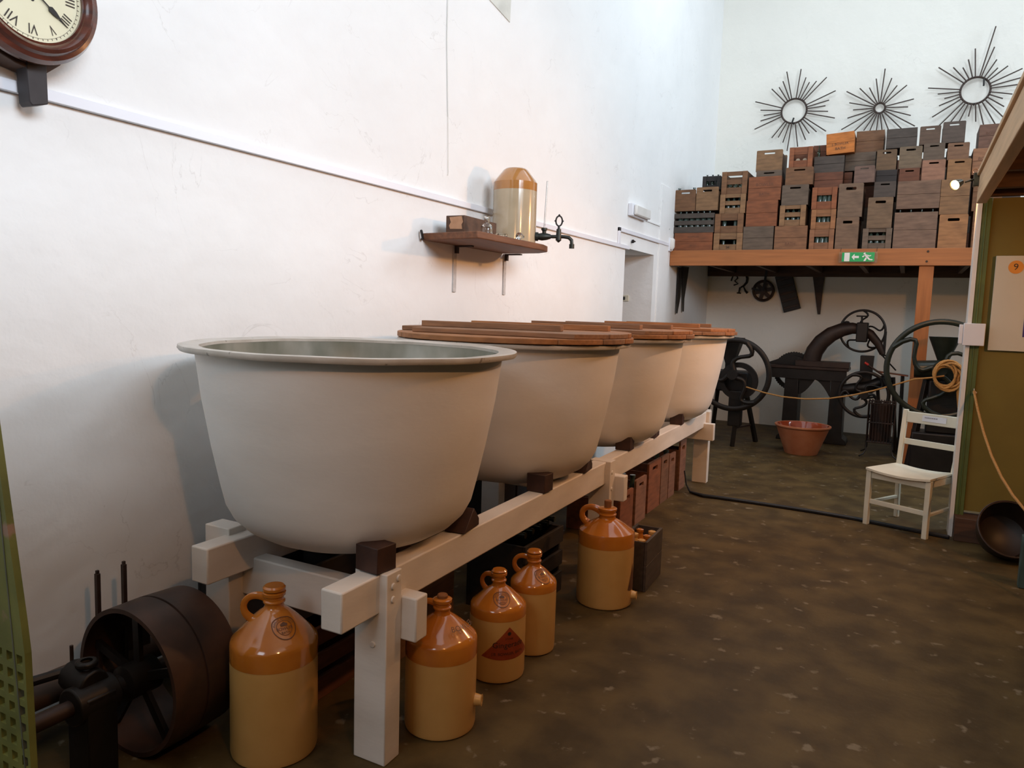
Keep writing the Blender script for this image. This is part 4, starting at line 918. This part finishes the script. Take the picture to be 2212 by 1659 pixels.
# -- fly press / drilling machine on cast table
fl = on(1815, 963, 2, 0)
Yp = 9.86
t = thing('treadle_jigsaw', 'heavy black cast iron bench machine with great curved arm', 'machine', (-1.05, Yp + .2, 0)); o_ = Vector(t.location)
xl, xr = on(1655, 800, 1, Yp).x, on(1832, 812, 1, Yp).x; zt_ = on(1745, 792, 1, Yp).z
loc(MB().box(xl, xr, Yp, Yp + .42, zt_ - .035, zt_)).build('bench_top', M_iron2, t, bevel=.006)
loc(MB().box(xr - .62, xr, Yp + .03, Yp + .3, zt_ + .001, zt_ + .07)).build('bed_plate', M_iron2, t, bevel=.004)
za = zt_ - .16
ap = [(xl + .02, za), (xl + .02, zt_ - .037), (xr - .02, zt_ - .037), (xr - .02, za)]
loc(MB().prism(ap, Yp + .02, Yp + .05, lambda a, b, d: Vector((a, d, b)))).build('apron', M_iron, t)
xm = (xl + xr) / 2 + .1
def leg_(x0, x1):
    pl = [(x0 - .06, .0), (x1 + .06, 0), (x1 + .05, .05), (x1, .09), (x1 - .01, za + .12), (x0 + .01, za + .12), (x0, .09), (x0 - .05, .05)]
    loc(MB().prism(pl, Yp + .04, Yp + .40, lambda a, b, d: Vector((a, d, b)))).build('pedestal', M_iron, t, bevel=.008)
leg_(xr - .20, xr - .03); leg_(xl + .22, xl + .40)
m = MB()      # arched brackets between pedestals and apron
xa, xb = xl + .40, xr - .20; xc = (xa + xb) / 2
arch = [(xa, za + .02)] + [(xa + (xc - xa) * u, za - .20 + .20 * (u ** 1.6)) for u in (0, .2, .4, .6, .8, 1)] + [(xc, za + .02)]
m.prism(arch, Yp + .06, Yp + .12, lambda a, b, d: Vector((a, d, b)))
arch = [(xc, za + .02), (xc, za)] + [(xc + (xb - xc) * u, za - .20 * (u ** 1.6)) for u in (.2, .4, .6, .8, 1)] + [(xb, za + .02)]
m.prism(arch, Yp + .06, Yp + .12, lambda a, b, d: Vector((a, d, b)))
loc(m).build('arched_bracket', M_iron, t)
# great arm
Ya = Yp + .18
cl = [(1750, 796), (1752, 780), (1760, 758), (1775, 738), (1796, 722), (1820, 712), (1842, 709), (1860, 712), (1880, 722), (1897, 742), (1907, 765)]
rad = [.112, .108, .104, .100, .094, .084, .07, .06, .055, .046, .034]
loc(MB().tube([on(a, b, 1, Ya) for a, b in cl], rad, 14, flat=.7)).build('curved_arm', M_iron2, t, ang=60)
hb0, hb1 = on(1849, 738, 1, Ya), on(1877, 697, 1, Ya)
loc(MB().box(hb0.x, hb1.x, Ya - .12, Ya + .09, hb0.z, hb1.z)).build('arm_head', M_iron, t, bevel=.012)
q = on(1862, 697, 1, Ya); q2 = on(1862, 683, 1, Ya)
loc(MB().tube([q, q2], .012, 8).tube([q2 - Vector((.062, 0, 0)), q2 + Vector((.062, 0, 0))], .009, 8)).build('tee_handle', M_iron, t)
wc = on(1863, 715, 1, Ya + .12)
flywheel(.255, .014, 5, 22, M_iron, t, wc - o_, 20, hub=.04)
p0, p1 = on(1913, 716, 1, Ya), on(1909, 768, 1, Ya)
loc(MB().tube([p0, p1], .016, 8).tube([on(1903, 767, 1, Ya), on(1921, 769, 1, Ya)], .010, 6)).build('needle_bar', M_iron, t)
loc(MB().tube([on(1906, 768, 1, Ya), on(1935, 800, 1, Ya + .1)], .009, 6)).build('connecting_rod', M_iron, t)
gc = on(1712, 803, 1, Yp + .2); rg = (on(1712, 762, 1, Yp + .2) - gc).length
poly = []
for k in range(96):
    a = 2 * PI * k / 96; rr = rg + (.010 if k % 2 else 0); poly.append((gc.x + rr * math.cos(a), gc.z + rr * math.sin(a)))
m = MB(); nn = 96
inner = [(gc.x + rg * .80 * math.cos(2 * PI * k / 96), gc.z + rg * .80 * math.sin(2 * PI * k / 96)) for k in range(96)]
for yy in (Yp + .36, Yp + .40): pass
vs = [(a, y_, b) for y_ in (Yp + .31, Yp + .35) for a, b in poly] + [(a, y_, b) for y_ in (Yp + .31, Yp + .35) for a, b in inner]
fs = []
for k in range(96):
    j = (k + 1) % 96; fs += [(k, j, 96 + j, 96 + k), (192 + k, 288 + k, 288 + j, 192 + j), (k, 192 + k, 192 + j, j), (96 + k, 96 + j, 288 + j, 288 + k)]
loc(MB().add(vs, fs)).build('toothed_wheel', M_iron, t)
loc(MB().prism([(on(1655, 796, 1, Yp + .33).x, zt_ + .001), (on(1755, 796, 1, Yp + .33).x, zt_ + .001), (on(1745, 796, 1, Yp + .33).x, zt_ + .07), (on(1720, 796, 1, Yp + .33).x, zt_ + .12), (on(1700, 796, 1, Yp + .33).x, zt_ + .12), (on(1680, 796, 1, Yp + .33).x, zt_ + .06)], Yp + .22, Yp + .30, lambda a, b, d: Vector((a, d, b)))).build('wheel_guard', M_iron, t)
# -- small mill in the middle
Ym = 9.72
c = on(1866, 852, 1, Ym - .1)
t = thing('hand_mill', 'dark iron hand mill with small spoked wheel and square hopper', 'machine', (c.x, Ym, 0)); o_ = Vector(t.location)
flywheel(.262, .020, 5, 30, M_iron, t, Vector((0, -.12, c.z)), 50, hub=.05)
loc(MB().tube([on(1818, 842, 1, Ym), on(1880, 836, 1, Ym), on(1925, 815, 1, Ym)], [.06, .075, .06], 12)).build('mill_body', M_iron, t)
h0, h1 = on(1857, 800, 1, Ym + .1), on(1889, 769, 1, Ym + .1)
hx = (h0.x + h1.x) / 2; hw_ = (h1.x - h0.x) / 2
loc(MB().prism([(hx - hw_ * .85, h0.z - .14), (hx + hw_ * .85, h0.z - .14), (hx + hw_, h1.z), (hx - hw_, h1.z)], Ym + .0, Ym + .16, lambda a, b, d: Vector((a, d, b)))).build('hopper', M_iron, t, bevel=.004)
loc(MB().tube([on(1868, 784, 1, Ym - .12), on(1925, 822, 1, Ym - .12)], .011, 8)).build('lever', M_iron2, t)
loc(MB().tube([on(1868, 783, 1, Ym - .12), on(1876, 788.5, 1, Ym - .12)], .014, 8)).build('lever_grip', M_red, t)
loc(MB().bar(on(1893, 802, 1, Ym), on(1962, 812, 1, Ym), .14, .012)).build('tray', mat('orange_iron', (.22, .06, .02), rough=.5), t)
for a, b in (((1895, 830), (1898, 872)), ((1930, 815), (1938, 930)), ((1950, 812), (1945, 925))):
    p0 = on(*a, 1, Ym); p1 = on(*b, 1, Ym); p1.z = 0 if b[1] > 900 else p1.z
    loc(MB().tube([p0, p1], .02, 8)).build('mill_leg', M_iron, t)
loc(MB().tube([on(1898, 868, 1, Ym), on(1888, 858, 1, Ym), on(1872, 860, 1, Ym), on(1860, 862, 1, Ym)], .012, 8)).build('crank', M_iron, t)
# -- wire brazier
Yb = 9.42
c0, c1 = on(1872, 950, 1, Yb), on(1935, 872, 1, Yb)
t = thing('iron_brazier', 'dark openwork iron basket on curved feet behind the chair', 'basket', ((c0.x + c1.x) / 2, Yb, 0)); hw_ = (c1.x - c0.x) / 2; z0, z1 = c0.z, c1.z
for z in (z0, (z0 + z1) / 2, z1):
    MB().tube([(-hw_, -hw_, z), (hw_, -hw_, z), (hw_, hw_, z), (-hw_, hw_, z)], .008, 6, closed=True).build('hoop', M_iron2, t)
k_ = 9
for i in range(k_ + 1):
    u = -hw_ + 2 * hw_ * i / k_
    for P_ in ((u, -hw_), (u, hw_), (-hw_, u), (hw_, u)):
        if abs(abs(P_[0]) - hw_) < 1e-6 and abs(abs(P_[1]) - hw_) < 1e-6 and i: continue
        MB().tube([(P_[0], P_[1], z0), (P_[0] * 1.02, P_[1] * 1.02, z1 + .02)], .006, 6).build('bar', M_iron2, t)
for sx in (-1, 1):
    for sy in (-1, 1):
        MB().tube([(sx * hw_, sy * hw_, z0 + .02), (sx * hw_, sy * hw_, z0 - .10), (sx * (hw_ + .02), sy * (hw_ + .02), .03), (sx * (hw_ + .06), sy * (hw_ + .06), .008)], .008, 6).build('foot', M_iron, t)
MB().box(-hw_ + .01, hw_ - .01, -hw_ + .01, hw_ - .01, z0 + .005, z0 + .02).build('grate', M_iron, t)
MB().lathe([(hw_ * .8, z0 + .022), (hw_ * .9, z1 - .02), (hw_ * .85, z1 - .02), (hw_ * .75, z0 + .03), (0, z0 + .03)], 16).build('fire_pot', M_iron2, t)
# -- big wheel mill on the right
Yw = 8.55
c = on(2030, 798, 1, Yw); rw = (on(2030, 695, 1, Yw) - c).length
t = thing('flywheel_mill', 'tall iron mill with huge green black flywheel and funnel', 'machine', (c.x, Yw + .2, 0)); o_ = Vector(t.location)
flywheel(rw, .028, 3, 34, M_irong, t, Vector((0, -.2, c.z)), 155, hub=.07)
loc(MB().tube([on(1974, 797, 1, Yw + .12), on(2032, 797, 1, Yw + .12)], .088, 24)).build('grinding_drum', M_irong, t)
f0, f1, f2, f3 = on(2006, 727, 1, Yw + .2), on(2078, 729, 1, Yw + .2), on(2050, 780, 1, Yw + .2), on(2032, 780, 1, Yw + .2)
fc = (f0 + f1) / 2; rr = (f1.x - f0.x) / 2; zf = f3.z
M = Matrix.Translation((fc.x - o_.x, 0.0, 0))
MB().lathe([(.04, zf - .10), (.045, zf - .02), (.05, zf), (rr, fc.z), (rr - .01, fc.z), (.04, zf + .01), (.03, zf - .10)], 32, M).build('funnel', M_irong, t)
loc(MB().box(c.x - .12, c.x + .14, Yw + .10, Yw + .32, c.z - .12, c.z + .03)).build('gear_case', M_irong, t, bevel=.02)
loc(MB().box(c.x - .20, c.x + .34, Yw + .05, Yw + .40, 0, .42).box(c.x - .08, c.x + .20, Yw + .10, Yw + .32, .42, c.z - .12)).build('pedestal', M_iron, t, bevel=.015)
for sx in (-.16, .18):
    loc(MB().bar((c.x + sx * .6, Yw + .2, c.z - .1), (c.x + sx * 1.3, Yw + .12, 0), .05, .05)).build('stand_leg', M_iron, t, bevel=.005)
    loc(MB().bar((c.x + sx * .6, Yw + .3, c.z - .1), (c.x + sx * 1.3, Yw + .42, 0), .05, .05)).build('stand_leg', M_iron, t, bevel=.005)
# coil of rope hanging on the hub
rc = on(2045, 812, 1, Yw - .14); rnd = random.Random(3); pts = []
for i in range(260):
    a = i * 2 * PI / 24; rr_ = .115 + .022 * math.sin(i * .37) + .018 * math.sin(i * .11)
    pts.append((rr_ * math.cos(a) * .92, .03 * math.sin(i * .23), rr_ * math.sin(a) * 1.05 - .0))
e0 = on(2070, 815, 1, Yw - .14) - rc; e1 = on(2071, 882, 1, Yw - .14) - rc
t = thing('rope_coil', 'coil of pale rope hung on hub of the big flywheel', 'rope', tuple(rc))
MB().tube(pts, .0105, 6).build('coil', M_rope, t)
MB().tube([(.11, 0, .02), (e0.x, 0, e0.z), (e0.x + .006, 0, (e0.z + e1.z) / 2), (e1.x, 0, e1.z)], .0115, 6).build('rope_end', M_rope, t)
# barrier rope across the machines
pr = [(1612, 836, 8.75), (1650, 848, 8.72), (1690, 857, 8.70), (1740, 862, 8.68), (1790, 861, 8.65), (1840, 854, 8.62), (1890, 843, 8.60), (1930, 832, 8.56), (1975, 819, 8.50), (2010, 816, 8.45), (2040, 812, 8.42)]
tag(MB().tube([on(a, b, 1, y) for a, b, y in pr], .008, 8).build('barrier_rope', M_rope), 'thin orange rope sagging in front of the machines', 'rope')

# ------------------------------------------------------------------ terracotta bowl
c = on(1726, 975, 2, 0); 
t = thing('terracotta_pan', 'wide terracotta bowl with red glazed inside on the floor', 'bowl', (-.985, 9.02, .0))
s = 1.0; rb = .175; rt = .305; hh = .335
MB().lathe([(0, .001), (rb, .001), (rb + .005, .01), (rt - .02, hh - .035), (rt - .012, hh - .03), (rt, hh - .018), (rt, hh - .004), (rt - .012, hh), (rt - .022, hh - .004)], 64).build('outside', M_terra, t)
MB().lathe([(rt - .0222, hh - .004), (rt - .04, hh - .03), (rb - .005, .03), (0, .025)], 64).build('glazed_inside', M_terrag, t)

# ------------------------------------------------------------------ chair
t = thing('painted_chair', 'cream painted wooden chair standing against the partition edge', 'chair', (.112, 6.262, 0), R(-26.5))
wf, wr, dp = .218, .197, .205; sh_ = .44
# dished seat
m = MB(); NX, NY = 14, 12; vs = []
for k, dz in ((0, 0), (1, -.016)):
    for j in range(NY + 1):
        v = j / NY; y = -.235 + .43 * v; hw_ = .236 - .022 * v
        for i in range(NX + 1):
            u = -1 + 2 * i / NX; bow = -.012 * (1 - u * u) * (1 - v) ** 2
            z = sh_ + dz + (.0 - .018 * (1 - u * u)) * (1 if k == 0 else 1)
            vs.append((u * hw_, y + bow, z))
nxy = (NX + 1) * (NY + 1); fs = []
for j in range(NY):
    for i in range(NX):
        a = j * (NX + 1) + i; fs.append((a, a + 1, a + NX + 2, a + NX + 1)); fs.append((nxy + a, nxy + a + NX + 1, nxy + a + NX + 2, nxy + a + 1))
for i in range(NX): fs.append((i, nxy + i, nxy + i + 1, i + 1)); a = NY * (NX + 1) + i; fs.append((a, a + 1, nxy + a + 1, nxy + a))
for j in range(NY): a = j * (NX + 1); fs.append((a, a + NX + 1, nxy + a + NX + 1, nxy + a)); a += NX; fs.append((a, nxy + a, nxy + a + NX + 1, a + NX + 1))
m.add(vs, fs).build('seat', M_chair, t)
for sx in (-1, 1):
    MB().bar((sx * wf, -.205, 0), (sx * wf, -.205, sh_ - .018), .036, .036, (0, 1, 0)).build('leg', M_chair, t, bevel=.003)
    o = MB().obox((sx * (wr + .004), .205, .215), (.016, 0, 0), (0, .018, 0), (0, -.01, .215)).obox((sx * (wr + .012), .225, .645), (.018, 0, 0), (0, .016, 0), (sx * .006, .035, .215)).build('leg', M_chair, t, bevel=.006)
    MB().bar((sx * wf, -.19, .17), (sx * (wr + .004), .20, .17), .022, .022).build('side_stretcher', M_chair, t, bevel=.003)
    MB().box(min(sx * wf * .98, sx * wf * .9), max(sx * wf * .98, sx * wf * .9), -.185, .19, sh_ - .075, sh_ - .022).xform(I4).build('side_rail', M_chair, t, bevel=.002)
MB().box(-wf + .018, wf - .018, -.212, -.192, sh_ - .078, sh_ - .034).build('front_rail', M_chair, t, bevel=.002)
MB().box(-wf + .018, wf - .018, -.214, -.192, .165, .20).build('front_stretcher', M_chair, t, bevel=.003)
MB().obox((0, .252, .805), (wr + .004, 0, 0), (0, .010, 0), (0, .005, .042)).build('top_rail', M_chair, t, bevel=.005)
MB().obox((0, .224, .615), (wr - .002, 0, 0), (0, .009, 0), (0, .002, .022)).build('back_rail', M_chair, t, bevel=.004)
n_ = MB().obox((.01, .2398, .808), (.088, 0, 0), (0, .0006, 0), (0, .0035, .022)).build('paper_note', M_paper, t)
m = MB(); rnd = random.Random(4); x = -.06
while x < .03:
    w_ = rnd.uniform(.006, .014); m.obox((x + w_ / 2, .2389, .815), (w_ / 2, 0, 0), (0, .0003, 0), (0, .0005, .004)); x += w_ + .003
m.build('faded_print', mat('grey_print', (.30, .30, .36)), n_)

# ------------------------------------------------------------------ right edge: partition fittings
p0, p1 = on(2152, 553, 1, 6.19), on(2150, 757, 1, 6.19)
t = thing('display_board', 'pale display board with orange number disc on olive partition', 'sign', (p0.x + .3, 6.19, p1.z))
MB().box(-.30, .30, -.016, .0, 0, p0.z - p1.z).build('panel', M_board, t, bevel=.002)
q = on(2195, 577, 1, 6.17); qx, qz = q.x - t.location.x, q.z - p1.z
MB().lathe([(0, 0), (.045, 0), (.045, .002), (0, .002)], 40, Matrix.Translation((qx, -.0165, qz)) @ XR_).build('number_disc', M_orange, t)
text_mb('9', .062, lambda a, b: Vector((qx + a, -.0195, qz + b))).build('numeral', M_ink, t, smooth=False)
MB().box(.175 - .30 + .02, .28, -.0175, -.0165, .10, .32).build('printed_picture', M_navy, t)
t = thing('junction_box', 'white plastic junction box on the partition edge', 'box', (on(2104, 722, 1, 6.12).x, 6.12, on(2104, 747, 1, 6.12).z))
b0, b1 = on(2085, 697, 1, 6.12), on(2128, 747, 1, 6.12)
MB().box(-(b1.x - b0.x) / 2, (b1.x - b0.x) / 2, 0, .042, 0, b0.z - b1.z).build('cover', M_trunk, t, bevel=.004)
MB().box(-(b1.x - b0.x) / 2 - .025, -(b1.x - b0.x) / 2 - .001, .005, .045, .01, b0.z - b1.z - .01).build('side_plate', M_trunk, t, bevel=.004)
# spotlight
B = on(2110, 388, 1, 6.02); L_ = on(2066, 398, 1, 5.82)
t = thing('spotlight', 'lit warm spotlight clamped to the end of mezzanine beam', 'lamp', tuple(B)); d = L_ - B
MB().tube([(.02, 0, .02), (-.02, -.01, .0), tuple(d * .55)], .006, 8).build('arm', M_brass, t)
MB().box(-.02, .04, -.02, .04, -.045, .045).build('clamp', M_brass, t, bevel=.004)
MB().tube([(-.012 + .016 * math.cos(k * PI / 8), -.01, .055 + .016 * math.sin(k * PI / 8)) for k in range(16)], .003, 6, closed=True).build('clamp_ring', mat('copper', (.5, .2, .08), rough=.3, metal=.8), t)
aim = (Vector((-2.0, 3.2, 1.0)) - L_).normalized(); Rm = aim.to_track_quat('Z', 'Y').to_matrix().to_4x4()
MB().lathe([(.008, -.05), (.020, -.045), (.032, .0), (.036, .018), (.033, .018), (.028, .0), (.018, -.04), (0, -.045)], 28, Matrix.Translation(d) @ Rm).build('lamp_housing', M_brass, t)
MB().lathe([(0, .022), (.018, .019), (.030, .010), (.0, .008)], 28, Matrix.Translation(d) @ Rm).build('lamp_lens', M_lamp, t)
# barrier rope from hook on post to the right
hk = on(2104, 845, 1, 6.15)
t = thing('hook_rope', 'orange barrier rope looping down right from hook on green post', 'rope', tuple(hk))
pp = [(2104, 845, 6.14), (2112, 885, 6.02), (2125, 935, 5.86), (2142, 985, 5.70), (2163, 1030, 5.55), (2188, 1070, 5.40), (2215, 1103, 5.27), (2260, 1145, 5.08), (2330, 1180, 4.85)]
MB().tube([on(a, b, 1, y) - hk for a, b, y in pp], .0085, 8).build('rope_length', M_rope, t)
MB().lathe([(0, -.012), (.012, -.006), (.014, .004), (0, .014)], 10, Matrix.Translation((.006, .0, -.012))).tube([(0, .04, .01), (0, 0, .015), (0, -.01, .005)], .004, 6).build('knot', mat('pale_knot', (.55, .45, .36), rough=.8), t)
# tilted dark bucket
t = thing('dark_bucket', 'dark round bucket lying tilted on floor by olive partition', 'bucket', (.70, 5.70, .0)); 
Mb = Matrix.Translation((0, 0, .235)) @ Matrix.Rotation(R(38), 4, 'Z') @ Matrix.Rotation(R(62), 4, 'X')
# opening looks towards the camera
Mb = Matrix.Translation((-.02, .05, .205)) @ Matrix.Rotation(R(12), 4, 'Z') @ Matrix.Rotation(R(58), 4, 'X')
MB().lathe([(0, -.185), (.09, -.175), (.15, -.13), (.182, -.03), (.19, .05), (.183, .05), (.174, -.03), (.142, -.12), (.085, -.163), (0, -.172)], 48, Mb).build('shell', mat('brown_black_iron', (.03, .017, .010), (.015, .009, .006), .5, 6), t)
MB().tube([Mb @ Vector((.19 * math.cos(k * PI / 24), .19 * math.sin(k * PI / 24), .05)) for k in range(48)], .005, 6, closed=True).build('rim', M_iron2, t)
mn = min((Mb @ Vector((r_ * math.cos(k * .2), r_ * math.sin(k * .2), z))).z for r_, z in ((.195, .05), (.182, -.03), (.15, -.13), (.09, -.175)) for k in range(32))
t.location.z = -mn + .001
c = on(2206, 1200, 1, 5.2)
tag(MB().box(-.02, .10, -.03, .03, 0, on(2206, 1155, 1, 5.2).z).build('iron_post_foot', M_teal, loc=(on(2204, 1200, 1, 5.2).x + .02, 5.2, 0), bevel=.006), 'grey green iron post foot cut off by the right edge', 'post')
# floor cable
pc = [(1478, 1005), (1480, 1040), (1490, 1062), (1520, 1071), (1560, 1076), (1650, 1089), (1750, 1104), (1850, 1121), (1950, 1141), (2050, 1161)]
W_ = [on(a, b, 2, .012) for a, b in pc]
W_[0] = Vector((-1.62, 6.30, .20)); W_[1] = Vector((-1.60, 6.31, .08))
tag(MB().tube(W_, [.006, .006, .009] + [.016] * 7, 8, flat=1.3).build('floor_cable', mat('black_rubber', (.012, .013, .016), rough=.6)), 'black rubber cable cover lying across the floor to partition', 'cable')
